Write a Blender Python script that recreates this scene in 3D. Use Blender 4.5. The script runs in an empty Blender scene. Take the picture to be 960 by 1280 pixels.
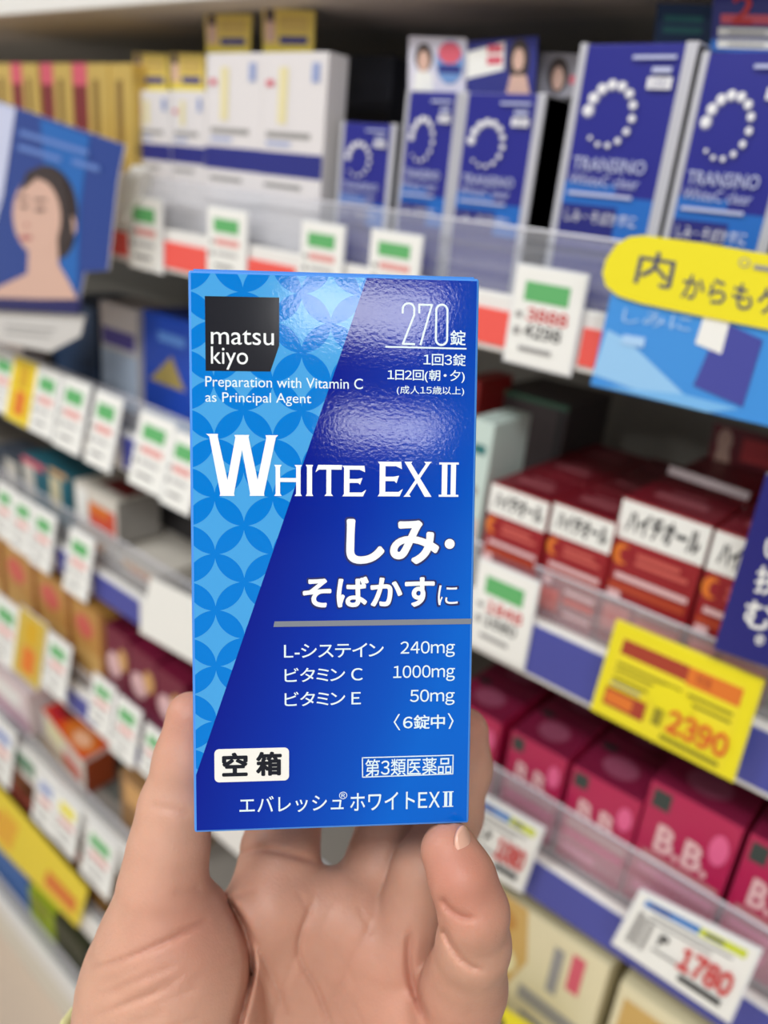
import bpy, bmesh, math, random
import numpy as np
from mathutils import Vector, Matrix
import openvdb

SC = bpy.context.scene
COL = SC.collection
random.seed(4)

# ------------------------------------------------------------------ camera, light, exposure
F = 1000.0                      # focal length in pixels of the 960 x 1280 photograph
H = 1.47                        # eye height of the camera above the floor
U = 0.45                        # distance from the camera to the plane of the shelf fronts

def _basis():
    d = np.array([-835 - 480, 640 - 85, F]); X = -d / np.linalg.norm(d)
    u = -np.array([235 - 480, 640 - 3040, F]); u = u - u.dot(X) * X; u /= np.linalg.norm(u)
    fl = np.array([1, 1, -1.0]); Y = np.cross(u * fl, X * fl) * fl
    return np.array([X, Y, u])  # rows: world axes seen from the camera (right, up, forward)
B = _basis()
cam_d = bpy.data.cameras.new('camera'); cam = bpy.data.objects.new('camera', cam_d); COL.objects.link(cam)
cam_d.sensor_fit = 'VERTICAL'; cam_d.sensor_height = 24.0; cam_d.lens = F / 1280 * 24.0
cam_d.clip_start = 0.01
right, up, fwd = B[:, 0], B[:, 1], B[:, 2]
cam.matrix_world = Matrix(((right[0], up[0], -fwd[0], 0), (right[1], up[1], -fwd[1], 0), (right[2], up[2], -fwd[2], H), (0, 0, 0, 1)))
cam_d.dof.use_dof = True; cam_d.dof.focus_distance = 0.204; cam_d.dof.aperture_fstop = 5.2
SC.camera = cam

w = bpy.data.worlds.new('shop_light'); SC.world = w; w.use_nodes = True
bg = w.node_tree.nodes['Background']; bg.inputs[0].default_value = (0.95, 0.98, 1.0, 1); bg.inputs[1].default_value = 0.58
SC.view_settings.view_transform = 'Standard'; SC.view_settings.look = 'None'
SC.view_settings.gamma = 1.0; SC.view_settings.use_curve_mapping = False
SC.view_settings.exposure = -0.36
LAMPS = [(1.66, -1.45), (2.66, -2.15), (0.3, -0.9), (-1.3, -0.9), (0.3, -3.2), (-1.3, -3.2)]   # ceiling lamp positions
LAMP_W = (14, 14, 30, 28, 20, 20); LAMP_ROT = math.radians(41); LX, LY = 0.52, 0.40                                # watts, heading, size of a panel
CEIL = 2.75

# ------------------------------------------------------------------ small helpers
def lin(c):
    c /= 255.0
    return c / 12.92 if c <= 0.04045 else ((c + 0.055) / 1.055) ** 2.4
def rgb(r, g, b): return (lin(r), lin(g), lin(b), 1)
MATS = {}
def mat(name, r, g, b, rough=0.5, spec=0.5, metal=0.0, emit=0.0, noise=0.0):
    if name in MATS: return MATS[name]
    m = bpy.data.materials.new(name); m.use_nodes = True; nt = m.node_tree; p = nt.nodes['Principled BSDF']
    col = rgb(r, g, b)
    p.inputs['Base Color'].default_value = col
    p.inputs['Roughness'].default_value = rough; p.inputs['Metallic'].default_value = metal
    p.inputs['Specular IOR Level'].default_value = spec
    if emit:
        p.inputs['Emission Color'].default_value = col; p.inputs['Emission Strength'].default_value = emit
    if noise:
        n = nt.nodes.new('ShaderNodeTexNoise'); n.inputs['Scale'].default_value = 60; n.inputs['Detail'].default_value = 4
        mx = nt.nodes.new('ShaderNodeMixRGB'); mx.blend_type = 'MULTIPLY'; mx.inputs[0].default_value = noise
        mx.inputs[1].default_value = col
        nt.links.new(n.outputs['Fac'], mx.inputs[2]); nt.links.new(mx.outputs[0], p.inputs['Base Color'])
    MATS[name] = m
    return m
WHITE = mat('white_plastic', 232, 231, 226, 0.4)
PAPER = mat('white_paper', 238, 238, 232, 0.6)
BLACKP = mat('black_print', 45, 45, 48, 0.6)
GREYP = mat('grey_print', 150, 148, 146, 0.6)
REDP = mat('red_print', 205, 60, 60, 0.6)
GREENP = mat('green_print', 96, 176, 106, 0.6)
NAVY = mat('navy_print', 38, 44, 128, 0.45)
YEL = mat('yellow_card', 238, 224, 26, 0.5)
def clear_plastic():
    m = bpy.data.materials.new('clear_plastic'); m.use_nodes = True; nt = m.node_tree; nt.nodes.clear()
    out = nt.nodes.new('ShaderNodeOutputMaterial'); tr = nt.nodes.new('ShaderNodeBsdfTransparent')
    tr.inputs[0].default_value = (0.96, 0.97, 0.98, 1)
    gl = nt.nodes.new('ShaderNodeBsdfGlossy'); gl.inputs['Roughness'].default_value = 0.12
    df = nt.nodes.new('ShaderNodeBsdfDiffuse'); df.inputs[0].default_value = (0.85, 0.85, 0.9, 1)
    lw = nt.nodes.new('ShaderNodeLayerWeight'); pw = nt.nodes.new('ShaderNodeMath'); pw.operation = 'POWER'; pw.inputs[1].default_value = 4
    fr = nt.nodes.new('ShaderNodeMath'); fr.operation = 'MULTIPLY_ADD'; fr.inputs[1].default_value = .6; fr.inputs[2].default_value = .03
    nt.links.new(lw.outputs['Facing'], pw.inputs[0]); nt.links.new(pw.outputs[0], fr.inputs[0])
    m1 = nt.nodes.new('ShaderNodeMixShader'); m2 = nt.nodes.new('ShaderNodeMixShader')
    nz = nt.nodes.new('ShaderNodeTexNoise'); nz.inputs['Scale'].default_value = 9; nz.inputs['Detail'].default_value = 3
    rp = nt.nodes.new('ShaderNodeMapRange'); rp.inputs[1].default_value = 0.35; rp.inputs[2].default_value = 0.75
    rp.inputs[3].default_value = 0.07; rp.inputs[4].default_value = 0.24
    nt.links.new(nz.outputs[0], rp.inputs[0]); nt.links.new(rp.outputs[0], m1.inputs[0])
    nt.links.new(tr.outputs[0], m1.inputs[1]); nt.links.new(df.outputs[0], m1.inputs[2])
    nt.links.new(fr.outputs[0], m2.inputs[0]); nt.links.new(m1.outputs[0], m2.inputs[1]); nt.links.new(gl.outputs[0], m2.inputs[2])
    nt.links.new(m2.outputs[0], out.inputs[0]); return m
CLEAR = clear_plastic()

def S(px, py, Y=U):
    """point of the plane at depth Y seen at this pixel of the photograph"""
    r = B @ np.array([(px - 480) / F, (640 - py) / F, 1.0]); r = r * Y / r[1]
    return Vector((r[0], r[1], r[2] + H))
def CW(p):
    """camera-space point (right, up, forward) -> world"""
    q = B @ np.array(p); return Vector((q[0], q[1], q[2] + H))
def ZD(v): return H + v * U      # heights are noted in multiples of U, relative to eye level

_tc, _td = {}, {}
def glyphs(body, res):
    c = bpy.data.curves.new('t', 'FONT'); c.body = body; c.resolution_u = res; c.fill_mode = 'FRONT'
    o = bpy.data.objects.new('t', c); COL.objects.link(o); bpy.context.view_layer.update()
    me = bpy.data.meshes.new_from_object(o.evaluated_get(bpy.context.evaluated_depsgraph_get()))
    vs = np.array([v.co[:2] for v in me.vertices]); fs = [tuple(p.vertices) for p in me.polygons]
    COL.objects.unlink(o); bpy.data.objects.remove(o); bpy.data.curves.remove(c); bpy.data.meshes.remove(me)
    return vs, fs
def text2d(body, bold=0.0, res=3):
    """flat lettering scaled to a unit box; ~ asks for plain grotesque digits; a heavier weight is made of shifted copies"""
    k = (body, bold, res)
    if k in _tc: return _tc[k]
    if bold:
        vs, fs = text2d(body, 0.0, res); dims = _td[(body, 0.0, res)]; n = len(vs); V, Fs = [], []
        for i in range(12):
            a = 2 * math.pi * i / 12; V.append(np.concatenate([vs[:, :2] * dims + np.array([math.cos(a), math.sin(a)]) * bold, np.full((n, 1), i / 12)], 1)); Fs += [tuple(q + n * i for q in f) for f in fs]
        vs, fs = np.concatenate(V), Fs
    elif body[0] == '~':
        V, Fs, x, n = [], [], 0.0, 0
        for ch in body[1:]:
            if ch == ' ': x += .26; continue
            vs, fs = glyphs(chr(ord(ch) + 0xFEE0) if ch.isascii() and ch.isalnum() else ch, res)
            g = .24 if ch == '・' else .045; x += g
            vs = vs - [vs[:, 0].min() - x, 0]; x = vs[:, 0].max() + g
            V.append(vs); Fs += [tuple(q + n for q in f) for f in fs]; n += len(vs)
        vs, fs = np.concatenate(V), Fs
    else: vs, fs = glyphs(body, res)
    lo, hi = vs[:, :2].min(0), vs[:, :2].max(0); d = np.maximum(hi - lo, 1e-6)
    L = vs[:, 2:] if vs.shape[1] > 2 else np.zeros((len(vs), 1))
    _tc[k] = (np.concatenate([(vs[:, :2] - lo) / d, L], 1), fs); _td[k] = d
    return _tc[k]

class Surf:
    """a four-cornered printed face: u to the right, v up, h outwards"""
    def __init__(s, bl, br, tr, tl):
        s.c = [Vector(x) for x in (bl, br, tr, tl)]
        s.n = (s.c[1] - s.c[0]).cross(s.c[3] - s.c[0]).normalized()
    def __call__(s, u, v, h=0.0):
        a, b, c, d = s.c
        return a * ((1 - u) * (1 - v)) + b * (u * (1 - v)) + c * (u * v) + d * ((1 - u) * v) + s.n * h

class MB:
    def __init__(s): s.v, s.f, s.m, s.mats = [], [], [], []
    def mi(s, m):
        if m not in s.mats: s.mats.append(m)
        return s.mats.index(m)
    def poly(s, pts, m):
        n = len(s.v); s.v += [tuple(p) for p in pts]; s.f.append(tuple(range(n, n + len(pts)))); s.m.append(s.mi(m))
    def raw(s, vs, fs, m):
        n = len(s.v); s.v += [tuple(p) for p in vs]; k = s.mi(m)
        for f in fs: s.f.append(tuple(i + n for i in f)); s.m.append(k)
    def box(s, lo, hi, m, mf=None, mt=None, bev=0.0008, mr=None):
        """bevelled box; mf / mt / mr: materials of the front (-y), top and right faces"""
        bm = bmesh.new(); bmesh.ops.create_cube(bm, size=1)
        lo, hi = Vector(lo), Vector(hi); d = hi - lo
        for v in bm.verts: v.co = Vector((lo.x + (v.co.x + .5) * d.x, lo.y + (v.co.y + .5) * d.y, lo.z + (v.co.z + .5) * d.z))
        b = min(bev, min(d) * 0.3)
        if b > 0: bmesh.ops.bevel(bm, geom=bm.edges[:], offset=b, segments=2, affect='EDGES', profile=0.5)
        bm.normal_update(); bm.verts.ensure_lookup_table(); n = len(s.v); s.v += [tuple(v.co) for v in bm.verts]
        for f in bm.faces:
            k = m
            if mf and f.normal.y < -0.9: k = mf
            if mt and f.normal.z > 0.9: k = mt
            if mr and f.normal.x > 0.9: k = mr
            s.f.append(tuple(n + v.index for v in f.verts)); s.m.append(s.mi(k))
        bm.free()
    def slab(s, pts, th, m, mside=None):
        """extruded outline: pts are the front outline, th the vector to the back"""
        n = len(pts); th = Vector(th); pts = [Vector(p) for p in pts]
        s.poly(pts, m); s.poly([p + th for p in reversed(pts)], mside or m)
        for i in range(n): s.poly([pts[i], pts[i] + th, pts[(i + 1) % n] + th, pts[(i + 1) % n]], mside or m)
    def tube(s, pts, r, m, n=8):
        for a, b in zip(pts[:-1], pts[1:]):
            a, b = Vector(a), Vector(b); d = (b - a).normalized(); x = d.orthogonal().normalized(); y = d.cross(x)
            ra = [a + (x * math.cos(t) + y * math.sin(t)) * r for t in [2 * math.pi * i / n for i in range(n)]]
            rb = [p + (b - a) for p in ra]
            for i in range(n): s.poly([ra[i], ra[(i + 1) % n], rb[(i + 1) % n], rb[i]], m)
            s.poly(ra[::-1], m); s.poly(rb, m)
    def prints(s, sf, items, h0=0.00025, dh=0.00012):
        """items in layer order: R rect, T text, E ellipse, P polygon"""
        for i, it in enumerate(items):
            h = h0 + dh * i; k = it[0]
            if k == 'R':
                _, u0, v0, u1, v1, m = it; s.poly([sf(u0, v0, h), sf(u1, v0, h), sf(u1, v1, h), sf(u0, v1, h)], m)
            elif k == 'E':
                _, cu, cv, ru, rv, m = it
                s.poly([sf(cu + ru * math.cos(a), cv + rv * math.sin(a), h) for a in [2 * math.pi * j / 20 for j in range(20)]], m)
            elif k == 'P': s.poly([sf(u, v, h) for u, v in it[1]], it[2])
            elif k == 'T':
                _, body, u0, v0, u1, v1, m = it[:7]; vs, fs = text2d(body, it[7] if len(it) > 7 else 0.0, it[8] if len(it) > 8 else 2)
                s.raw([sf(u0 + (u1 - u0) * a, v0 + (v1 - v0) * b, h + l * dh * .9) for a, b, l in vs], fs, m)
    def build(s, name, parent=None, smooth=False):
        me = bpy.data.meshes.new(name); me.from_pydata(s.v, [], s.f)
        for m in s.mats: me.materials.append(m)
        me.polygons.foreach_set('material_index', s.m)
        if smooth: me.polygons.foreach_set('use_smooth', [True] * len(s.f))
        me.update()
        o = bpy.data.objects.new(name, me); COL.objects.link(o)
        if parent: o.parent = parent; o.matrix_parent_inverse = Matrix.Translation(-parent.location)
        return o
def tag(o, label, cat, group=None):
    o['label'] = label; o['category'] = cat
    if group: o['group'] = group
    return o
def empty(name, loc, label, cat, group=None):
    o = bpy.data.objects.new(name, None); o.empty_display_size = 0.02; o.location = loc; COL.objects.link(o)
    return tag(o, label, cat, group)
def structure(name, mb):
    o = mb.build(name); o['kind'] = 'structure'; return o

# ------------------------------------------------------------------ room
XL, XR = -2.6, 0.75
FLOORM = mat('beige_floor', 214, 196, 178, 0.35, noise=0.12)
b = MB(); b.box((XL - 3, -5, -0.05), (XR + 4, 0.95, 0), FLOORM, bev=0); structure('floor', b)
b = MB(); b.box((XL - 3, -5, CEIL), (XR + 4, 0.95, CEIL + 0.05), mat('ceiling_white', 206, 204, 200, 0.9), bev=0); structure('ceiling', b)
BACKY = 0.73
b = MB(); b.box((XL, BACKY, 0), (XR, BACKY + 0.03, CEIL - 0.3), mat('dark_back_panel', 160, 156, 146, 0.6), bev=0); structure('wall_back', b)
EM = bpy.data.materials.new('lamp_tube'); EM.use_nodes = True
_p = EM.node_tree.nodes['Principled BSDF']; _p.inputs['Emission Color'].default_value = (1, .98, .95, 1); _p.inputs['Emission Strength'].default_value = 6
LABL = ['above the aisle, nearest behind the camera', 'above the aisle, farthest to the right', 'over the shelf, right one', 'over the shelf, left one',
        'at the back of the shop, right one', 'at the back of the shop, left one']
for (x, y), tx, watt in zip(LAMPS, LABL, LAMP_W):
    t = empty('ceiling_light', (x, y, CEIL), 'white square ceiling light ' + tx, 'ceiling light', 'ceiling lights')
    b = MB(); b.box((x - LX / 2 - .02, y - LY / 2 - .02, CEIL - 0.05), (x + LX / 2 + .02, y + LY / 2 + .02, CEIL - 0.001), WHITE, bev=0.004); b.build('housing', t)
    b = MB(); b.box((x - LX / 2, y - LY / 2, CEIL - 0.058), (x + LX / 2, y + LY / 2, CEIL - 0.0505), EM, bev=0.003); b.build('diffuser', t)
    l = bpy.data.lights.new('lamp', 'AREA'); l.shape = 'RECTANGLE'; l.size = LX; l.size_y = LY; l.energy = watt; l.color = (.97, .985, 1)
    lo = bpy.data.objects.new('lamp', l); COL.objects.link(lo); lo.location = (x, y, CEIL - 0.07); lo.rotation_euler = (0, 0, LAMP_ROT)
    t.rotation_euler = (0, 0, LAMP_ROT)

# ------------------------------------------------------------------ shelves
BLUE_IN = mat('blue_rail_insert', 70, 76, 158, 0.45); RED_IN = mat('red_rail_insert', 238, 92, 82, 0.45)
GREYM = mat('grey_shelf_metal', 140, 134, 126, 0.55); SHADEM = mat('shaded_underside_metal', 176, 172, 166, 0.6)
YELIN = mat('yellow_rail_insert', 235, 200, 50, 0.5)
def shelf(label, top, bot, fence, strips, x0=XL, x1=XR, lip=0.0):
    """top / bot / fence: heights of the price rail and of the clear front, in multiples of U"""
    zt, zb = ZD(top), ZD(bot)
    t = empty('store_shelf', (0, U, zb), label, 'shelf', 'gondola shelves')
    b = MB(); b.box((x0, U + 0.006, zt - 0.014), (x1, BACKY, zt - 0.004), GREYM); b.build('board', t)
    b = MB(); b.box((x0, U - 0.002, zb), (x1, U + 0.006, zt), WHITE, bev=0.0015); b.build('price_rail', t)
    for (a, c, za, zc, m) in strips:
        b = MB(); b.box((a, U - 0.0035, ZD(za)), (c, U - 0.001, ZD(zc)), m, bev=0.0003); b.build('strip_insert', t)
    if fence:
        b = MB(); b.box((x0, U + 0.0075, zt - 0.002), (x1, U + 0.009, ZD(fence)), CLEAR, bev=0); b.build('front_fence', t)
        b = MB(); b.box((x0, U + 0.0072, ZD(fence)), (x1, U + 0.0093, ZD(fence) + 0.0015), mat('fence_edge', 215, 215, 222, 0.2), bev=0.0004); b.build('fence_edge', t)
    return t
# shelf above the frame: only its white lip and underside show
t = empty('store_shelf', (0, U, ZD(.25)), 'grey shelf underside with white lip across the top of the photo', 'shelf', 'gondola shelves')
b = MB(); b.box((XL, U + .004, ZD(.25)), (XR, .565, ZD(.28)), mat('warm_grey_metal', 196, 186, 176, .6)); b.build('board', t)
b = MB(); b.box((XL, .565, ZD(.25)), (XR, BACKY, ZD(.28)), SHADEM); b.build('rear_board_shade', t)  # rear of the same underside, darker tone paints in the light falling off
b = MB(); b.box((XL, U - .002, ZD(.25)), (XR, U + .004, ZD(.36)), WHITE, bev=.0015); b.build('price_rail', t)
sx = lambda px, py: S(px, py).x
shelf('shelf with red price strip under the tall blue vitamin boxes', -.135, -.216, -.048,
      [(XL, sx(164, 300), -.205, -.157, RED_IN), (sx(193, 320), sx(262, 320), -.207, -.157, RED_IN), (sx(303, 340), sx(372, 340), -.207, -.157, RED_IN),
       (sx(436, 360), sx(462, 360), -.207, -.157, RED_IN), (sx(528, 370), sx(650, 400), -.207, -.157, RED_IN), (sx(727, 440), sx(760, 440), -.207, -.157, RED_IN)])
shelf('shelf with blue price strip under the dark red boxes', -.60, -.70, -.526,
      [(sx(120, 540), sx(133, 540), -.69, -.61, BLUE_IN), (sx(156, 560), sx(174, 560), -.69, -.61, BLUE_IN), (sx(660, 800), XR, -.69, -.607, BLUE_IN)])
shelf('shelf with blue price strip under the pink boxes', -1.02, -1.105, -.915,
      [(sx(72, 670), sx(88, 670), -1.1, -1.03, BLUE_IN), (sx(118, 710), sx(176, 740), -1.1, -1.03, BLUE_IN), (sx(655, 1080), XR, -1.1, -1.025, BLUE_IN)])
shelf('fourth shelf down, gold and maroon boxes on it', -1.47, -1.575, -1.42,
      [(sx(84, 840), sx(118, 850), -1.56, -1.49, BLUE_IN), (sx(172, 900), sx(196, 900), -1.56, -1.49, BLUE_IN)])
shelf('fifth shelf down, orange carton standing on it', -1.93, -2.06, -1.89, [(sx(12, 930), sx(45, 970), -2.02, -1.96, mat('green_rail_insert', 96, 140, 112, .5))])
shelf('sixth shelf down, with the long yellow strip on its front', -2.42, -2.52, -2.39, [])
shelf('lowest shelf just above the white plinth', -2.92, -3.02, -2.85, [])
b = MB(); b.box((XL, U + .012, 0.0), (XR, BACKY, ZD(-3.02)), mat('cream_plinth', 222, 216, 200, .5), bev=.002)
tag(b.build('shelf_plinth'), 'cream plinth at the foot of the shelving, beige floor before it', 'plinth')
for x in (XL - .015, XR):
    b = MB(); b.box((x, U + .01, 0), (x + .015, BACKY + .03, CEIL - .3), GREYM)
    tag(b.build('shelf_upright'), 'grey end panel closing the %s end of the shelving' % ('far left' if x < 0 else 'far right'), 'upright')

# ------------------------------------------------------------------ cartons
def carton(label, cat, X0, X1, zt, zb, y, depth, body, front=None, top=None, right_m=None, prints=(), topprints=(), sideprints=(), group=None, name='carton', bev=.0009):
    cx = (X0 + X1) / 2
    b = MB(); b.box((X0, y, zb), (X1, y + depth, zt), body, front, top, bev, right_m)
    b.prints(Surf((X0, y, zb), (X1, y, zb), (X1, y, zt), (X0, y, zt)), prints)
    if topprints: b.prints(Surf((X0, y, zt), (X1, y, zt), (X1, y + depth, zt), (X0, y + depth, zt)), topprints)
    if sideprints: b.prints(Surf((X1, y, zb), (X1, y + depth, zb), (X1, y + depth, zt), (X1, y, zt)), sideprints)
    o = b.build(name); tag(o, label, cat, group); return o
def pcarton(label, cat, tl, tr, zb, y, depth, body, **k):
    """front top corners given as pixels of the photograph on the plane at depth y"""
    a, c = S(*tl, y), S(*tr, y); return carton(label, cat, a.x, c.x, (a.z + c.z) / 2, zb, y, depth, body, **k)
def card(label, cat, tl, tr, br, bl, y, prints, m, name='header_card', group=None, th=.0012, mside=None, side=1):
    ps = [S(*p, y) for p in (bl, br, tr, tl)]
    b = MB(); b.slab(ps, (0, th, 0), m, mside); b.prints(Surf(*ps), prints)
    return tag(b.build(name), label, cat, group)

Z1, Z2, Z3, Z4, Z5, Z6, Z7 = [ZD(v) - .0039 for v in (-.135, -.60, -1.02, -1.47, -1.93, -2.42, -2.92)]
# --- top shelf: blue vitamin C boxes with a ring of pearls
INDIGO = mat('indigo_carton', 36, 38, 138, 0.3); BRIGHT = mat('bright_blue_band', 28, 104, 190, 0.35); DEEP = mat('deep_indigo', 30, 34, 120, .35)
SILVER = mat('silver_foil', 205, 205, 212, 0.3, metal=0.35); PEARL = mat('pearl_print', 238, 238, 240, .35); PEARLD = mat('pearl_rim_print', 140, 140, 170, .35)
PALE = mat('pale_print', 190, 196, 226, .5)
def pearl_prints(cu, cv, ru, rv, k=.9):
    out = []
    for i in range(13):
        a = math.radians(172 - i * 25.2); s = 1.0 - .052 * i
        out.append(('E', cu + ru * math.cos(a), cv + rv * math.sin(a), k * .064 * s, k * .0275 * s, PEARLD))
        out.append(('E', cu + ru * math.cos(a) - .007 * s, cv + rv * math.sin(a) + .004 * s, k * .050 * s, k * .021 * s, PEARL))
    return out
def vitamin_box(label, tl, tr, y, zb=None, group='blue boxes with a ring of pearls'):
    a, c = S(*tl, y), S(*tr, y); X0, X1, zt, zb = a.x, c.x, (a.z + c.z) / 2, zb or Z1
    t = empty('vitamin_box', ((X0 + X1) / 2, y + .03, zb), label, 'box', group)
    d = .05
    b = MB(); b.box((X0, y, zb), (X1, y + d, zt), INDIGO, bev=.001)
    sf = Surf((X0, y, zb), (X1, y, zb), (X1, y, zt), (X0, y, zt))
    it = [('R', .07, .42, .9, .505, BRIGHT), ('R', .55, .46, .9, .505, INDIGO), ('R', .07, .28, .9, .42, DEEP), ('R', .6, .30, .9, .42, BRIGHT)]
    it += pearl_prints(.38, .75, .205, .108)
    it += [('T', 'TRANSINO', .13, .548, .79, .598, PALE, .008), ('T', 'WhiteC clear', .12, .493, .76, .535, PALE), ('R', .13, .455, .72, .468, PALE),
           ('T', 'しみ・そばかすに', .14, .352, .8, .400, PEARL), ('R', .66, .845, .86, .885, PEARL), ('T', '~180', .69, .85, .83, .88, DEEP), ('R', .68, .90, .84, .918, PALE), ('R', .5, .945, .86, .957, PALE)]
    b.prints(sf, it, .0003, .00006); b.build('box_body', t)
    for u0, u1 in ((0, .07), (.90, 1)):
        s = MB(); s.prints(Surf((X0, y, zb), (X1, y, zb), (X1, y, zt), (X0, y, zt)), [])
        s.box((X0 + (X1 - X0) * u0, y - .0006, zb), (X0 + (X1 - X0) * u1, y + d * .98, zt + .0004), SILVER, bev=.0004); s.build('foil_edge', t)
    return t
vitamin_box('tall blue box with pearl ring, whole, left of the one cut by the frame', (727, 52), (874, 56), .468)
vitamin_box('tall blue box with pearl ring at the right frame edge', (879, 63), (1026, 66), .468)
vitamin_box('smaller blue pearl box under the card with a man in white', (509, 113), (579, 116), .474)
vitamin_box('smaller blue pearl box under the card with a long-haired woman', (580, 115), (684, 118), .474)
vitamin_box('lowest and leftmost blue pearl box beside the white boxes', (427, 152), (497, 156), .476)
SKINP = mat('portrait_skin_print', 214, 176, 158, .5); HAIRP = mat('portrait_hair_print', 58, 46, 44, .5); LBLUE = mat('light_blue_print', 110, 150, 205, .5)
LILAC = mat('lilac_white_card', 214, 212, 226, .5); PINKP = mat('pink_print', 214, 92, 110, .5); YCARD = mat('pale_yellow_card', 226, 200, 96, .5)
card('white header card with a person in white and a pink speech bubble', 'header card', (511, 45), (583, 48), (581, 116), (510, 113), .485,
     [('P', [(.1, 0), (.14, .35), (.3, .42), (.44, .3), (.46, 0)], PAPER), ('E', .28, .62, .16, .26, HAIRP), ('E', .28, .55, .1, .2, SKINP), ('E', .74, .55, .24, .4, LBLUE), ('E', .74, .72, .2, .2, PINKP), ('R', .55, .35, .93, .5, NAVY)], LILAC, group='promotion cards behind the blue boxes')
card('blue and white header card with a long-haired woman at its right', 'header card', (585, 52), (672, 45), (668, 120), (583, 118), .486,
     [('P', [(.0, .3), (.55, .45), (.55, .95), (0, .8)], PAPER), ('R', .3, .55, .52, .7, PINKP), ('R', .3, .76, .52, .9, PINKP), ('E', .76, .6, .15, .38, HAIRP), ('E', .76, .62, .08, .2, SKINP), ('P', [(.6, 0), (.66, .35), (.88, .35), (.95, 0)], SKINP)], NAVY, group='promotion cards behind the blue boxes')
card('dim grey header card with a dark-haired head, between two blue boxes', 'header card', (676, 66), (738, 68), (732, 122), (672, 120), .50,
     [('E', .4, .5, .22, .42, HAIRP), ('E', .4, .42, .12, .28, SKINP), ('R', .65, .3, .95, .5, PINKP)], mat('grey_card', 150, 148, 156, .6), group='promotion cards behind the blue boxes')
card('dark teal card standing behind the tall blue pearl box', 'header card', (822, 4), (892, 6), (886, 64), (816, 60), .50,
     [('R', .15, .35, .85, .5, mat('teal_print', 40, 110, 110, .6)), ('R', .15, .6, .85, .75, mat('teal_print', 40, 110, 110, .6))], mat('dark_teal_card', 24, 56, 92, .6), group='promotion cards behind the blue boxes')
card('blue card with a red 2 and two white pills at the top right corner', 'header card', (892, -12), (1010, -10), (1004, 68), (888, 64), .485,
     [('R', 0, 0, 1, .2, BRIGHT), ('R', .1, .46, .72, .62, PINKP), ('T', '~2', .22, .45, .45, .95, REDP, .03), ('R', .08, .26, .72, .40, PAPER), ('R', .08, .06, .72, .20, PAPER), ('R', .2, .3, .6, .34, GREYP), ('R', .2, .1, .6, .14, GREYP)], NAVY, group='promotion cards behind the blue boxes')
pcarton('dark navy box with pale blue stripe, in the gap between blue pearl boxes', 'box', (676, 128), (716, 130), Z1, .54, .06, mat('black_navy', 28, 28, 58, .4),
        prints=[('R', .15, .3, .6, .72, mat('dull_blue', 78, 116, 168, .5)), ('R', .2, .78, .8, .84, GREYP)])
pcarton('dark grey box behind the leftmost blue pearl box', 'box', (412, 68), (492, 72), Z1, .56, .05, mat('dark_grey_carton', 66, 68, 80, .5),
        prints=[('R', 0, .42, 1, .68, mat('slate_grey', 112, 112, 118, .5)), ('R', 0, .68, 1, .74, BLACKP)])
# --- top shelf: white boxes with navy band, gold boxes
IVORY = mat('ivory_carton', 226, 222, 222, .4); CREAMP = mat('cream_print', 230, 220, 170, .5); GREYBL = mat('grey_blue_print', 150, 164, 206, .5)
def white_box(label, tl, tr, y, v0):
    return pcarton(label, 'box', tl, tr, Z1, y, .022, IVORY, name='serum_box', group='white boxes with a navy band',
        prints=[('R', 0, v0, 1, v0 + .12, NAVY), ('R', .1, v0 + .19, .8, v0 + .22, GREYP), ('R', .1, v0 + .15, .5, v0 + .17, GREYBL), ('R', .28, v0 + .26, .42, .93, CREAMP), ('R', .78, .86, .9, .95, GREYBL), ('R', .08, .84, .2, .87, PINKP), ('R', .1, v0 - .06, .7, v0 - .04, GREYP)])
white_box('tall white box with navy band, left one of the taller pair', (258, 66), (329, 66), .472, .40)
white_box('tall white box with navy band, right one of the taller pair', (329, 64), (411, 66), .470, .40)
white_box('shorter white box with navy band, next to the gold boxes', (168, 112), (213, 114), .486, .50)
white_box('shorter white box with navy band, touching the tall white pair', (214, 112), (257, 114), .484, .50)
for lb, q in (('yellow card with small figure, above the taller white box on the left', ((256, 18), (314, 18), (312, 66), (258, 66))), ('yellow card with small figure, above the taller white box on the right', ((328, 10), (393, 14), (391, 66), (329, 66))),
              ('dimmer yellow card above the shorter white box by the gold boxes', ((167, 66), (209, 68), (210, 114), (169, 113))), ('dimmer yellow card above the shorter white box by the tall pair', ((212, 66), (256, 68), (256, 114), (214, 113)))):
    card(lb, 'header card', *q, .488 if q[0][0] > 220 else .492, [('R', 0, 0, 1, .12, mat('lemon_print', 224, 206, 60, .5)), ('R', .05, .25, .26, .95, SKINP), ('R', .08, .72, .24, .98, HAIRP), ('R', .35, .2, .9, .38, NAVY), ('R', .35, .5, .9, .85, mat('ochre_print', 206, 176, 92, .5))], YCARD, group='yellow cards above the white boxes')
GOLD = mat('gold_carton', 214, 182, 96, .35, metal=.25); MAROON = mat('maroon_print', 128, 40, 40, .4); GOLDD = mat('dark_gold_print', 140, 108, 50, .5)
for i, (a, c, lb) in enumerate(((-22, 12, 'gold box with maroon flank, partly cut by the left frame edge'), (13, 46, 'gold box with maroon flank, leftmost whole one'), (50, 88, 'gold box with maroon flank, middle of the row'), (90, 134, 'gold box with maroon flank and dark script, brightest one'), (136, 164, 'plain dark gold box at the right end of the gold row'))):
    pcarton(lb, 'box', (a, 79), (c, 79), Z1, .475 if i < 4 else .4765, .07, GOLD, name='gold_box', group='gold boxes on the top shelf',
            prints=[('R', 0, 0, .42, .86, MAROON), ('R', 0, .86, .42, 1, PINKP), ('R', .58, .3, .74, .9, GOLDD)] if i < 4 else [('R', .3, .2, .6, .9, GOLDD)])

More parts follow.
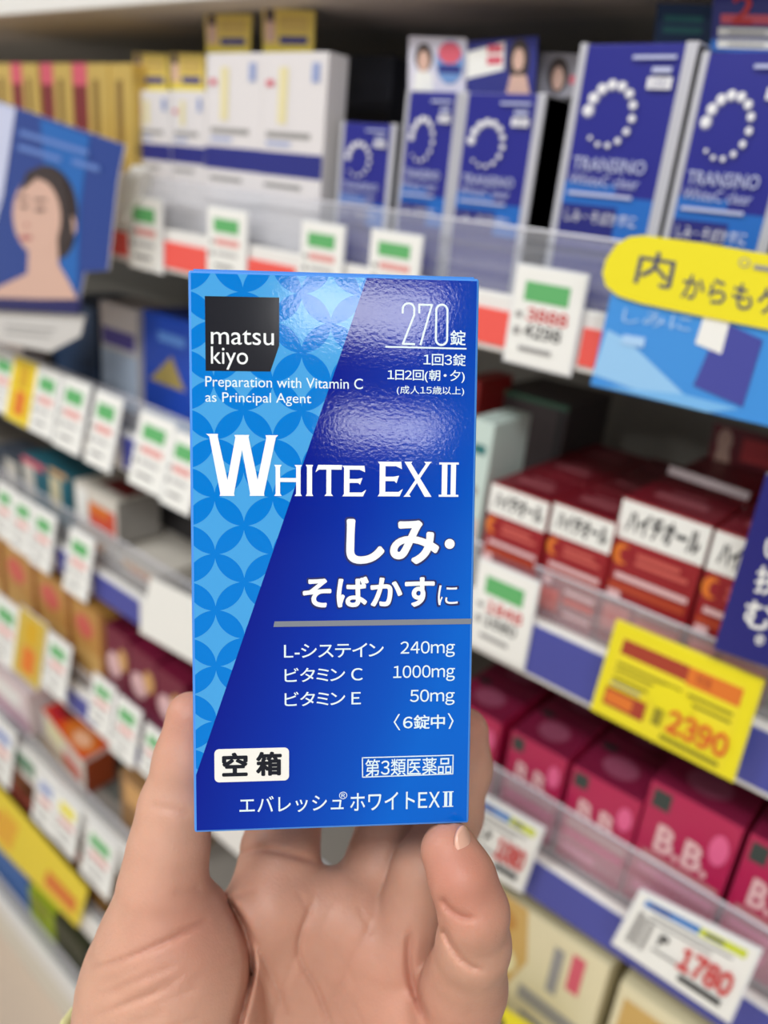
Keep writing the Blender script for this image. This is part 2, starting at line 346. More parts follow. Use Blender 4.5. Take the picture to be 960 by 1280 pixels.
# --- second shelf: dark red boxes in columns
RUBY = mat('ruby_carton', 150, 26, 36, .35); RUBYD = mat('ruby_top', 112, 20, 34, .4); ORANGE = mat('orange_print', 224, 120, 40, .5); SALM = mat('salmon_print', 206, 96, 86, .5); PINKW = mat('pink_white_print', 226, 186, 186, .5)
def ruby_prints():
    return [('R', 0, .74, 1, .985, PAPER), ('T', 'ハイチオール', .1, .79, .93, .94, BLACKP, .05), ('E', .12, .64, .11, .07, ORANGE), ('E', .17, .64, .07, .05, RUBY), ('R', .3, .6, .9, .63, SALM), ('R', .3, .65, .8, .68, SALM),
            ('R', .1, .48, .95, .52, PINKW), ('R', .05, .4, .95, .46, mat('amber_print', 176, 64, 36, .5)), ('R', .45, .30, .95, .34, PINKW), ('R', .45, .22, .95, .27, SALM), ('R', .06, .12, .38, .3, SALM), ('R', .06, .33, .22, .40, PINKW), ('R', .5, .12, .95, .15, PINKW)]
rows = ('front', 'second', 'third')
def column(tl, tr, y, depth, n, label, build, kind, group, zb):
    a, c = S(*tl, y), S(*tr, y)
    for r in range(n):
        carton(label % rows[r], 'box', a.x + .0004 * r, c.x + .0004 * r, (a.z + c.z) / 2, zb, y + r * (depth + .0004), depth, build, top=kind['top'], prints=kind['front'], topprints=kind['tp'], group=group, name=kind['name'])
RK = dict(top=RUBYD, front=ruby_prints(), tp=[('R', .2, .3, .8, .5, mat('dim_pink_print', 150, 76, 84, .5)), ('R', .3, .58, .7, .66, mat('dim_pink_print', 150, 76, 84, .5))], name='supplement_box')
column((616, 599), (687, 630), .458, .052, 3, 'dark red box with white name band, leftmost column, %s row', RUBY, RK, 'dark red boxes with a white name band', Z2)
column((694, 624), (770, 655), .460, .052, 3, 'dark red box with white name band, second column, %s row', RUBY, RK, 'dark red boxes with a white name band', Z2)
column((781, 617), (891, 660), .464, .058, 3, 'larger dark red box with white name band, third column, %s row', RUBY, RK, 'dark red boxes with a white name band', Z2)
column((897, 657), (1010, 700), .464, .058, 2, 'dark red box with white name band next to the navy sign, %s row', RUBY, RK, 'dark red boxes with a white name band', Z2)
card('white strip tag lying over the third column of dark red boxes', 'tag', (837, 582), (938, 616), (934, 626), (834, 592), .505, [], mat('dim_white_strip', 190, 178, 178, .5), name='strip_tag')
card('red card with a small pale figure at the back of the dark red boxes', 'header card', (893, 528), (990, 552), (980, 600), (884, 575), .60, [('E', .18, .62, .1, .3, SKINP), ('P', [(.08, 0), (.1, .4), (.26, .4), (.3, 0)], SKINP), ('R', .42, .2, .95, .8, mat('red_card_print', 196, 62, 66, .5))], RUBYD)
MINT = mat('mint_white_carton', 196, 214, 206, .45)
pcarton('pale mint box standing between the held box and the dark red boxes', 'box', (588, 522), (619, 530), Z2, .468, .05, MINT, prints=[('R', .3, .8, .8, .86, mat('teal_print', 40, 110, 110, .6)), ('R', .4, .55, .7, .6, GREYP), ('R', .3, .1, .9, .4, mat('blush_print', 214, 190, 186, .5))])
pcarton('small red box behind the pale mint box', 'box', (578, 470), (601, 478), Z2, .54, .05, mat('red_carton', 176, 40, 40, .4))
pcarton('dark brown-grey tray box with green rim behind the dark red boxes', 'box', (618, 486), (712, 506), Z2, .58, .08, mat('dark_taupe', 78, 70, 72, .5), prints=[('R', 0, .965, 1, 1, mat('green_rim', 70, 120, 96, .5)), ('R', .9, 0, .96, .96, BLACKP)])
# --- second shelf, left
pcarton('white tube box with purple band, left of the blue box', 'box', (124, 370), (170, 392), Z2, .50, .05, IVORY, name='cream_box', prints=[('R', .05, .60, .95, .76, mat('purple_print', 92, 78, 168, .5)), ('R', 0, .0, 1, .55, mat('ice_blue_print', 196, 212, 232, .5))])
pcarton('royal blue box with a gold triangle emblem beside the held box', 'box', (178, 388), (246, 404), Z2, .49, .06, mat('royal_blue', 24, 70, 178, .35), name='cream_box', prints=[('P', [(.12, .42), (.8, .42), (.55, .68)], mat('old_gold_print', 170, 150, 80, .4)), ('R', .3, .78, .8, .86, mat('sky_print', 90, 140, 215, .5)), ('R', 0, 0, 1, .16, mat('ice_blue_print', 196, 212, 232, .5))], right_m=IVORY)
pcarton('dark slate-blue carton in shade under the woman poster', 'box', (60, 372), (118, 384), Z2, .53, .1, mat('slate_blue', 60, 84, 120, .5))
pcarton('beige carton at the left frame edge under the woman poster', 'box', (-60, 388), (26, 406), Z2, .49, .03, mat('beige_carton', 206, 186, 172, .5))

# --- third shelf: pink boxes
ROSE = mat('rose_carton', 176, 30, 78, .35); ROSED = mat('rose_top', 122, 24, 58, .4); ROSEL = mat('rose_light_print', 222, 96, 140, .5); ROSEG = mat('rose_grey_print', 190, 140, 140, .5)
def rose_prints():
    return [('R', .06, .82, .26, .96, mat('dark_green_print', 50, 62, 58, .5)), ('T', 'B.B.', .2, .50, .8, .72, PINKW, .03), ('R', .1, .40, .95, .47, ROSEG), ('R', .1, .30, .95, .35, ROSEL), ('E', .84, .76, .1, .12, ROSEL), ('R', .1, .12, .6, .2, ROSEL)]
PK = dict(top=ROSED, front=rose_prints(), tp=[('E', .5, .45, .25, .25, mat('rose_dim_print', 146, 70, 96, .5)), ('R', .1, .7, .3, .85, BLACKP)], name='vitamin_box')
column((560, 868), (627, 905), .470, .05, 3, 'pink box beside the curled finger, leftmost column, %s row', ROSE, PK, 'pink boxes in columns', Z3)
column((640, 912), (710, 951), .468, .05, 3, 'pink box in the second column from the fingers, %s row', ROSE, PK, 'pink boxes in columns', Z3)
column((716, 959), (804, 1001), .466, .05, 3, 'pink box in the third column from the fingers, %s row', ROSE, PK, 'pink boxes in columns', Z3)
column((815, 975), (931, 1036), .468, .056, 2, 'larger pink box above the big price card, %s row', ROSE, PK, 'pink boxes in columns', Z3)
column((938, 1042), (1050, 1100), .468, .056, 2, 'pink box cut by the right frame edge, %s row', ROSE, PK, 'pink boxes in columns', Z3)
# --- third shelf, left
TEAL = mat('teal_carton', 40, 104, 120, .5); OWHITE = mat('off_white_carton', 214, 208, 196, .5); TAN = mat('tan_print', 208, 160, 100, .5)
pcarton('teal box with pale panel at the left frame edge, third shelf', 'box', (-8, 556), (24, 574), Z3, .50, .05, mat('slate_dark', 64, 72, 84, .5), prints=[('R', .4, .1, .9, .8, OWHITE)])
pcarton('teal box with cream panel, third shelf, second from left', 'box', (26, 568), (58, 584), Z3, .49, .06, TEAL, prints=[('R', .05, .1, .5, .9, OWHITE), ('R', .05, .85, .9, 1, PINKP)])
pcarton('teal box with cream label, left of the stacked white boxes', 'box', (58, 580), (86, 598), Z3, .485, .06, TEAL, prints=[('R', .1, .25, .6, .85, mat('cream_label', 216, 206, 170, .5)), ('R', .1, .9, .9, 1, TAN)])
a = S(92, 655, .475); zlow = a.z
pcarton('lower white box with tan pictures, large, beneath the smaller one', 'box', (92, 655), (196, 722), Z3, .475, .10, OWHITE, name='tablet_box', prints=[('R', .08, .35, .4, .9, TAN), ('R', .1, .3, .35, .5, SALM), ('R', .62, .4, .98, .95, TAN), ('R', .7, .3, .95, .5, SALM), ('R', 0, .93, 1, 1, PAPER)])
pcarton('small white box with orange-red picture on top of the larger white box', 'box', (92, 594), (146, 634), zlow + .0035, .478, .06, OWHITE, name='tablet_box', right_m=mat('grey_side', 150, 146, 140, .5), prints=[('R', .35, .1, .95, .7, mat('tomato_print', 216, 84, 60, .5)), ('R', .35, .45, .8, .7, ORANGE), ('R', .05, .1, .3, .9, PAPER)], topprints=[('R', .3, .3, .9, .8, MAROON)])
card('blank white card clipped over the blue strip beside the held box', 'card', (188, 722), (262, 758), (254, 836), (174, 790), .435, [], PAPER, name='blank_card')
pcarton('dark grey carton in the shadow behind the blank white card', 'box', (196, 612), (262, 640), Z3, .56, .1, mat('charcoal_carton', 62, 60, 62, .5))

# --- fourth shelf
AMBER = mat('amber_gold_carton', 190, 140, 72, .4); WINE = mat('wine_carton', 112, 22, 52, .4)
for a, c, lb in (((-34, 655), (0, 680), 'gold-brown box cut by the left frame edge, fourth shelf'), ((2, 668), (42, 706), 'gold-brown box, left of the other two whole ones on the fourth shelf'), ((44, 700), (86, 740), 'gold-brown box, middle of the row on the fourth shelf'), ((88, 735), (128, 780), 'gold-brown box touching the wine-red boxes on the fourth shelf')):
    pcarton(lb, 'box', a, c, Z4, .468, .06, AMBER, name='drink_box', group='gold-brown boxes on the fourth shelf', prints=[('E', .4, .72, .28, .14, SALM), ('R', .1, .1, .9, .45, mat('tan_gold_print', 204, 164, 96, .5)), ('R', .9, 0, 1, 1, mat('rust_print', 150, 84, 40, .5))])
for a, c, lb in (((131, 775), (160, 802), 'wine-red box with white disc, nearest to the gold-brown boxes'), ((161, 800), (194, 832), 'wine-red box with white disc, middle one'), ((195, 828), (230, 862), 'wine-red box with white disc, nearest the thumb'), ((232, 862), (270, 900), 'wine-red box with white disc, mostly hidden by the held box')):
    pcarton(lb, 'box', a, c, Z4, .466, .06, WINE, name='drink_box', group='wine-red boxes on the fourth shelf', prints=[('E', .35, .55, .3, .16, PINKW), ('E', .75, .68, .2, .14, TAN), ('R', 0, 0, 1, .32, mat('wine_light', 140, 60, 88, .5))])
BUFF = mat('buff_carton', 226, 216, 178, .45); HONEY = mat('honey_print', 206, 168, 96, .5)
pcarton('tall cream box with honey-coloured pictures, right of the little finger', 'box', (612, 1108), (764, 1205), Z4, .470, .06, BUFF, name='tea_box',
        prints=[('P', [(0, 0), (.36, 0), (.3, .3), (.42, .6), (.34, 1), (0, 1)], HONEY), ('E', .14, .82, .14, .1, mat('honey_dark', 190, 136, 62, .5)), ('E', .2, .5, .14, .12, CREAMP), ('R', .74, .62, .84, .92, PINKP), ('R', .6, .5, .68, .88, GREYP), ('R', .4, .28, .9, .4, GREYP), ('R', .45, .15, .8, .2, GREYP)], topprints=[])
pcarton('cream box with a flat top under the big price card', 'box', (772, 1240), (990, 1360), Z4, .475, .08, BUFF, name='tea_box', prints=[('R', .05, .1, .5, .9, HONEY)], topprints=[('R', .3, .3, .7, .5, GREYP)])

# --- fifth shelf and below, left
pcarton('large white-pink box at the left edge, fifth shelf', 'box', (-60, 790), (33, 863), Z5, .47, .05, mat('pink_white_carton', 222, 204, 204, .5), prints=[('R', 0, .05, 1, .35, mat('dusty_pink', 200, 160, 176, .5)), ('R', .5, .5, .9, .8, PAPER)])
VERM = mat('vermilion_carton', 230, 84, 36, .22); RUST = mat('rust_side', 158, 66, 26, .4)
qa, qb, qc, qd = [Vector(p) for p in ((-1.025, .486, H - .815), (-.868, .466, H - .815), (-.871, .515, H - .815), (-1.025, .533, H - .815))]   # set down slightly askew
t = empty('tablet_box', ((qa.x + qb.x) / 2, .5, Z5), 'carton with glossy orange-red top and cream front, fifth shelf', 'box')
dn = Vector((0, 0, Z5 - qa.z)); b = MB()
b.poly([qa, qb, qc, qd], VERM); b.poly([p + dn for p in (qd, qc, qb, qa)], OWHITE); b.poly([qa, qa + dn, qb + dn, qb], OWHITE); b.poly([qb, qb + dn, qc + dn, qc], RUST); b.poly([qc, qc + dn, qd + dn, qd], OWHITE); b.poly([qd, qd + dn, qa + dn, qa], OWHITE)
b.prints(Surf(qa + dn, qb + dn, qb, qa), [('R', .1, .4, .5, .9, CREAMP), ('R', .5, .2, .9, .6, SALM), ('R', 0, 0, 1, .12, TAN)]); bb = b.build('box_body', t)
b = MB(); b.prints(Surf(qa, qb, qc, qd), [('R', .03, .05, .93, .95, VERM), ('R', .04, .1, .3, .6, mat('crimson_print', 196, 40, 50, .3)), ('E', .64, .46, .28, .42, ORANGE), ('E', .68, .42, .14, .24, mat('peach_print', 250, 190, 150, .3)), ('E', .25, .62, .12, .2, MAROON), ('R', .94, .0, 1, 1, mat('grey_band', 176, 150, 140, .5))]); b.build('picture_label', bb)
pcarton('brown mixed carton behind the thumb, fifth shelf', 'box', (150, 965), (215, 1015), Z5, .475, .07, mat('brown_carton', 150, 112, 70, .5), prints=[('R', .1, .5, .6, .9, TAN)])
pcarton('dark carton beside the orange-topped carton, fifth shelf', 'box', (112, 985), (146, 1010), Z5, .49, .07, mat('grey_green_carton', 96, 98, 92, .5))
pcarton('brown-red carton at the left edge, sixth shelf', 'box', (-60, 905), (40, 1000), Z6, .468, .08, mat('red_brown_carton', 150, 92, 62, .5), prints=[('R', 0, .8, 1, 1, SALM)])
pcarton('brown-ochre carton above the yellow strip, sixth shelf', 'box', (42, 1005), (128, 1100), Z6, .468, .08, mat('ochre_brown', 150, 110, 56, .5), prints=[('R', 0, .85, 1, 1, SALM)])
card('long yellow promotion strip with orange pictures on the sixth shelf front', 'sign', (-40, 940), (110, 1112), (97, 1160), (-60, 1000), .44, [('R', .15, .1, .35, .6, ORANGE), ('R', .36, .15, .5, .75, mat('deep_yellow', 236, 176, 40, .5)), ('R', .75, .2, .96, .55, ORANGE)], mat('sunny_yellow', 238, 214, 50, .5), name='promotion_strip')
pcarton('blue pouch box at the left edge, lowest shelf', 'box', (-40, 1010), (34, 1108), Z7, .47, .08, mat('mid_blue_carton', 52, 100, 166, .5), prints=[('R', .0, .0, .4, .5, PAPER)])
pcarton('lime green box on the lowest shelf', 'box', (35, 1105), (66, 1146), Z7, .468, .08, mat('lime_carton', 150, 170, 20, .5), prints=[('R', .1, .6, .8, .9, mat('olive_print', 120, 120, 16, .5))])
pcarton('black-olive box on the lowest shelf, right of the lime one', 'box', (67, 1142), (105, 1190), Z7, .468, .08, mat('olive_black', 54, 56, 34, .5))
pcarton('white-blue box on the lowest shelf beside the wrist', 'box', (112, 1190), (150, 1235), Z7, .468, .08, mat('blue_white_carton', 200, 208, 226, .5))

# ------------------------------------------------------------------ price tags
HOLD = mat('tag_holder', 226, 228, 230, .2)
def price_tag(px, py0, py1, wpx, label, red=None, black=None, pale=False, y=U - .006, m=PAPER, tilt=0.0, group='white price tags with a green block', green=GREENP):
    """px: middle; py0 / py1: top and bottom rows"""
    tl, tr = S(px - wpx / 2, py0, y), S(px + wpx / 2, py0, y); bl = S(px, py1, y)
    w_, zt, zb = tr.x - tl.x, (tl.z + tr.z) / 2, bl.z; x0 = tl.x; dy = math.tan(tilt) * (zt - zb)
    t = empty('price_tag', (x0 + w_ / 2, y, zb), label, 'price tag', group)
    c = [Vector((x0, y - dy, zb)), Vector((x0 + w_, y - dy, zb)), Vector((x0 + w_, y, zt)), Vector((x0, y, zt))]
    b = MB(); e = .0012
    b.slab([c[0] + Vector((-e, .0006, -e)), c[1] + Vector((e, .0006, -e)), c[2] + Vector((e, .0006, e)), c[3] + Vector((-e, .0006, e))], (0, .0015, 0), HOLD); b.build('tag_holder', t)
    b = MB(); b.slab(c, (0, .0005, 0), m)
    it = [('R', .16, .66, .82, .86, green)]
    if red: it += [('T', red, .24, .46, .86, .60, REDP, .03)]
    else: it += [('R', .22, .47, .84, .57, mat('faded_red_print', 226, 160, 154, .6))]
    if black: it += [('T', black, .24, .29, .8, .43, BLACKP, .02)]
    else: it += [('R', .26, .32, .8, .38, mat('faded_grey_print', 186, 184, 182, .6))]
    it += [('R', .08, .48, .18, .54, GREYP), ('R', .08, .3, .18, .38, GREYP), ('R', .2, .14, .7, .19, GREYP)]
    if m is not PAPER: it = [('R', .3, .55, .75, .9, mat('amber_ink', 214, 168, 30, .5)), ('R', .3, .12, .75, .5, ORANGE)]
    b.prints(Surf(*c), it); b.build('card', t); return t
price_tag(180, 247, 336, 42, 'white price tag with green block beside the woman poster, top row')
price_tag(284, 262, 348, 48, 'white price tag with green block just left above the held box')
price_tag(404, 280, 368, 52, 'white price tag with pale green block above the logo of the held box')
price_tag(496, 292, 380, 62, 'white price tag with green block above the numeral on the held box')
price_tag(691, 338, 464, 88, 'big price tag reading 3888 in red, left of the yellow sign', '~3888', '~4298')
price_tag(8, 440, 507, 26, 'white price tag cut by the left frame edge, second row', tilt=.25)
price_tag(33, 450, 522, 28, 'yellow price tag among white ones, second row', m=mat('yellow_tag', 236, 208, 40, .5), tilt=.25)
price_tag(63, 462, 537, 28, 'white price tag right of the yellow tag, second row', tilt=.25)
price_tag(97, 476, 556, 32, 'second white price tag right of the yellow tag', tilt=.25)
price_tag(137, 494, 577, 32, 'third white price tag right of the yellow tag, in the middle of the left row', tilt=.25)
price_tag(198, 522, 606, 42, 'wide white price tag left of the held box, second row', tilt=.25)
price_tag(236, 545, 630, 36, 'white price tag half hidden by the left edge of the held box', tilt=.25)
price_tag(637, 714, 828, 78, 'price tag reading 1848 in red, below the leftmost dark red box', '~1848', '~1680')
price_tag(8, 608, 664, 20, 'white price tag at the left frame edge, third row', tilt=.2)
price_tag(31, 624, 682, 22, 'white price tag, middle of the three at left, third row', tilt=.2)
price_tag(57, 640, 702, 24, 'white price tag, right of the three at left, third row', tilt=.2)
price_tag(103, 668, 736, 28, 'lone white price tag before the stacked white boxes, third row', tilt=.2)
price_tag(10, 752, 815, 28, 'white price tag at the left frame edge, fourth row', tilt=.2)
price_tag(42, 770, 838, 32, 'gold price tag below the gold-brown boxes', m=mat('gold_tag', 206, 178, 74, .5), tilt=.2)
price_tag(75, 800, 858, 26, 'white price tag right of the gold tag, fourth row', tilt=.2)
price_tag(131, 852, 902, 26, 'white price tag below the wine-red boxes, left one', tilt=.2)
price_tag(162, 880, 940, 28, 'white price tag below the wine-red boxes, middle one', tilt=.2)
price_tag(196, 915, 966, 26, 'white price tag touching the thumb, fourth row', tilt=.2)
price_tag(6, 905, 960, 24, 'white price tag at the left frame edge, fifth row', tilt=.2, green=GREYBL)
price_tag(60, 972, 1022, 22, 'white price tag with grey-blue block, fifth row', tilt=.2, green=GREYBL)
price_tag(87, 1000, 1050, 26, 'white price tag with yellow block, below the orange-topped carton', tilt=.2, green=YEL)
price_tag(128, 1042, 1096, 34, 'white price tag with green block left of the thumb base, fifth row', tilt=.2)

# ------------------------------------------------------------------ signs and larger price cards
# big yellow and blue shelf talker
y = U - .03
t = empty('shelf_sign', S(850, 500, y), 'wide shelf sign, yellow top with dark lettering and light blue lower half', 'sign')
SKY = mat('sky_blue_sign', 66, 146, 222, .3)
b = MB(); ps = [S(*p, y) for p in ((738, 481), (1060, 556), (1075, 400), (764, 366))]; b.slab(ps, (0, .0015, 0), SKY)
sf = Surf(*ps)
b.prints(sf, [('P', [(.0, .12), (.34, .02), (.45, .04), (.12, .55), (.02, .62)], mat('glow_blue_print', 150, 200, 240, .4)), ('P', [(.05, .02), (.5, .0), (.62, .1), (.4, .12)], mat('pale_blue_print', 120, 184, 236, .4)),
              ('P', [(.43, .22), (.63, .12), (.67, .74), (.50, .86)], mat('sign_indigo_print', 70, 74, 158, .4)), ('P', [(.41, .62), (.52, .56), (.535, .88), (.43, .94)], PAPER), ('T', 'しみに', .08, .72, .38, .86, mat('pale_blue_text', 170, 208, 244, .5)), ('R', .1, .5, .2, .6, mat('pale_blue_text', 170, 208, 244, .5))]); b.build('blue_panel', t)
b = MB(); y2 = y - .002
out = [(1075, 335), (1070, 436), (960, 412), (870, 394), (800, 379), (772, 370), (757, 357), (753, 342), (757, 325), (770, 306), (786, 296), (804, 294), (880, 304), (960, 318)]
ps = [S(*p, y2) for p in out]; b.slab(ps, (0, .0015, 0), YEL)
sf = Surf(S(770, 375, y2), S(970, 418, y2), S(985, 318, y2), S(790, 290, y2))
GREYN = mat('grey_navy_print', 72, 74, 104, .5)
b.prints(sf, [('T', '内', .09, .30, .34, .78, GREYN, .012), ('T', 'からもケア', .41, .22, 1.16, .56, GREYN, .012), ('E', .76, .82, .035, .06, GREYP), ('E', .76, .82, .025, .042, YEL), ('R', .82, .76, 1.0, .82, GREYP)]); b.build('yellow_panel', t)
# navy sign at the right
y = U - .03
t = empty('shelf_sign', S(930, 800, y), 'navy hanging sign with white vertical lettering at the right frame edge', 'sign')
b = MB(); ps = [S(*p, y) for p in ((892, 811), (1040, 862), (1100, 640), (958, 592))]; b.slab(ps, (0, .0015, 0), mat('navy_sign', 34, 36, 116, .35), PAPER); pn = b.build('panel', t)
b = MB()
for ch, q in (('い', (956, 676, 984, 698)), ('挟', (945, 709, 981, 743)), ('む', (931, 752, 967, 785)), ('®', (945, 794, 956, 804))):
    sf = Surf(S(q[0] - 3, q[3] - 3, y), S(q[2] - 5, q[3] + 5, y), S(q[2] + 3, q[1] + 3, y), S(q[0] + 3, q[1] - 3, y)); b.prints(sf, [('T', ch, 0, 0, 1, 1, PAPER, .02)], .0004)
b.build('lettering', pn)
# yellow promotion price card
y = U - .016
t = empty('price_card', S(845, 880, y), 'yellow price card with red-brown bar and orange 2390, over the blue strip', 'price card')
ps = [S(*p, y) for p in ((740, 886), (914, 975), (951, 853), (772, 779))]
b = MB(); e = [Vector((-.0015, .0008, -.0015)), Vector((.0015, .0008, -.0015)), Vector((.0015, .0008, .0015)), Vector((-.0015, .0008, .0015))]
b.slab([p + q for p, q in zip(ps, e)], (0, .002, 0), mat('clear_yellow_sleeve', 240, 228, 60, .2)); b.build('card_sleeve', t)
b = MB(); b.slab(ps, (0, .0006, 0), YEL); RBR = mat('red_brown_ink', 168, 62, 40, .5); OLV = mat('olive_ink', 150, 140, 30, .5)
b.prints(Surf(*ps), [('R', .05, .05, .93, .93, mat('soft_yellow', 240, 224, 40, .5)), ('R', .08, .72, .56, .88, RBR), ('R', .56, .70, .92, .88, ORANGE), ('T', '特価', .62, .74, .72, .85, RBR), ('R', .08, .60, .55, .63, OLV), ('R', .08, .53, .4, .56, OLV), ('R', .08, .44, .35, .47, OLV), ('R', .6, .52, .9, .55, OLV), ('R', .6, .60, .9, .63, OLV),
                      ('R', .08, .38, .3, .41, GREYP), ('E', .5, .48, .16, .14, YEL), ('R', .06, .14, .36, .34, RBR), ('R', .07, .17, .27, .31, ORANGE), ('T', '~2390', .52, .17, .93, .42, mat('orange_red_ink', 222, 92, 40, .5), .03), ('R', .42, .18, .48, .36, OLV), ('R', .5, .07, .9, .12, OLV)]); b.build('card', t)
# white price cards 1780 and 1080
def big_card(label, q, price, y):
    t = empty('price_card', S((q[0][0] + q[1][0]) / 2, q[0][1], y), label, 'price card', 'white price cards with blue and yellow bar')
    ps = [S(*p, y) for p in q]; b = MB()
    b.slab([p + r for p, r in zip(ps, e)], (0, .002, 0), HOLD); b.build('card_sleeve', t)
    b = MB(); b.slab(ps, (0, .0006, 0), PAPER); LIME = mat('lime_print', 204, 214, 60, .5); BL = mat('blue_bar_print', 70, 128, 196, .5)
    b.prints(Surf(*ps), [('R', .07, .84, .55, .95, BL), ('R', .55, .84, .93, .95, LIME), ('R', .12, .87, .3, .92, NAVY), ('R', .6, .87, .75, .92, GREYN), ('R', .16, .76, .85, .79, GREYP), ('R', .16, .68, .7, .71, GREYP), ('R', .07, .2, .11, .75, GREYP), ('R', .13, .2, .16, .7, GREYP), ('R', .19, .2, .22, .66, GREYP),
                          ('T', 'P', .30, .42, .38, .60, BLACKP, .03), ('R', .28, .30, .5, .34, GREYP), ('T', price, .50, .27, .93, .62, REDP, .05), ('R', .55, .13, .9, .22, BLACKP)]); b.build('card', t)
big_card('white price card reading 1780 in red under the pink boxes', ((766, 1180), (910, 1278), (949, 1190), (801, 1116)), '~1780', U - .02)
big_card('white price card reading 1080 in red beside the fingers', ((572, 1066), (650, 1115), (678, 1038), (598, 992)), '~1080', U - .012)
card('yellow tag corner at the bottom edge beside the palm', 'price tag', (607, 1245), (690, 1300), (680, 1370), (590, 1310), U - .012, [('E', .25, .72, .1, .12, BLACKP)], YEL, name='yellow_tag')
# hinged white clip at the left of the top rail
b = MB(); ps = [S(*p, U - .012) for p in ((138, 268), (150, 280), (168, 250), (178, 214), (166, 206), (152, 222), (134, 250))]; b.slab(ps, (0, .012, 0), WHITE)
tag(b.build('sign_clip'), 'white plastic clip holding the woman poster at its right edge', 'clip')
# poster with a portrait
y = U - .04
t = empty('portrait_poster', S(70, 380, y), 'blue poster with a dark-haired woman hanging from the top shelf', 'poster')
PB = mat('poster_blue', 32, 62, 140, .35); PB2 = mat('poster_light_blue', 24, 100, 180, .4)
ps = [S(*p, y) for p in ((-60, 372), (97, 386), (106, 340), (135, 338), (147, 225), (156, 181), (20, 134), (-20, 120))]
b = MB(); b.slab(ps, (0, .0015, 0), PB, PAPER); sheet = b.build('poster_sheet', t)
b = MB(); q = lambda L: [S(x, v, y - .0004) for x, v in L]
b.poly(q([(50, 148), (112, 170), (100, 260), (96, 372), (70, 372), (60, 250)]), PB2)
b.poly([p + Vector((0, -.0002, 0)) for p in q([(-20, 122), (20, 135), (4, 245), (-20, 330)])], mat('poster_white_edge', 200, 206, 232, .4))
ell = lambda cx, cy, rx, ry, k, m, rot=0.0: b.poly([S(cx + rx * math.cos(a) * math.cos(rot) - ry * math.sin(a) * math.sin(rot), cy + rx * math.cos(a) * math.sin(rot) + ry * math.sin(a) * math.cos(rot), y - .0006 - .0002 * k) for a in [2 * math.pi * i / 28 for i in range(28)]], m)
ell(60, 262, 37, 56, 0, HAIRP, -.1); ell(72, 290, 22, 34, 1, HAIRP)
b.poly([S(x, v, y - .0012) for x, v in ((36, 300), (72, 296), (73, 330), (86, 352), (97, 374), (-10, 374), (-4, 360), (34, 342))], SKINP)
ell(46, 270, 30, 48, 4, SKINP, -.06); ell(87, 283, 8, 14, 4, SKINP)
b.poly([S(x, v, y - .0019) for x, v in ((24, 240), (34, 214), (60, 206), (80, 222), (88, 260), (92, 300), (78, 310), (79, 268), (68, 232), (46, 222), (32, 234))], HAIRP)
LIPP = mat('lip_print', 182, 106, 106, .5); BROW = mat('brow_print', 110, 80, 74, .5)
ell(30, 258, 5, 2.4, 6, BROW); ell(50, 262, 7, 2.6, 6, BROW); ell(50, 250, 9, 1.8, 6, BROW); ell(28, 247, 7, 1.8, 6, BROW); ell(32, 297, 8, 3.4, 6, LIPP); ell(33, 281, 3, 2.0, 6, LIPP)
b.build('portrait_print', sheet)
b = MB()
for x0, v0, x1, v1 in ((26, 162, 112, 190), (24, 180, 78, 197), (92, 198, 126, 212)):
    b.poly([p + Vector((0, -.0008, 0)) for p in q([(x0, v0), (x1, v0 + (x1 - x0) * .3), (x1 - 1, v0 + (x1 - x0) * .3 + 7), (x0 - 1, v0 + 7)])], mat('poster_text', 96, 128, 196, .5))
b.build('caption_print', sheet)
b = MB(); b.slab([S(*p, y - .002) for p in ((-60, 370), (100, 376), (97, 392), (-60, 384))], (0, .003, 0), mat('navy_band', 30, 28, 92, .4)); b.build('bottom_band', t)
b = MB(); b.slab([S(*p, y + .004) for p in ((-60, 386), (106, 394), (100, 420), (62, 440), (-60, 416))], (0, .0012, 0), mat('grey_white_paper', 206, 204, 200, .5))
b.prints(Surf(*[S(*p, y + .004) for p in ((0, 425), (60, 432), (90, 400), (0, 394))]), [('R', .1, .3, .9, .38, GREYP), ('R', .1, .55, .9, .63, GREYP)])
tag(b.build('paper_slip'), 'greyish white paper slip hanging below the woman poster', 'paper')

# ------------------------------------------------------------------ the held carton
def rodrigues(rv):
    th = np.linalg.norm(rv); k = rv / th; K = np.array([[0, -k[2], k[1]], [k[2], 0, -k[0]], [-k[1], k[0], 0]])
    return np.eye(3) + math.sin(th) * K + (1 - math.cos(th)) * K @ K
BR = rodrigues(np.array([-0.08621673, -0.09382779, -0.00577527])); BT = np.array([-0.01240383, -0.01200617, 0.20220726])
BW, BHt, BD = 0.0715, 0.14120932, 0.050
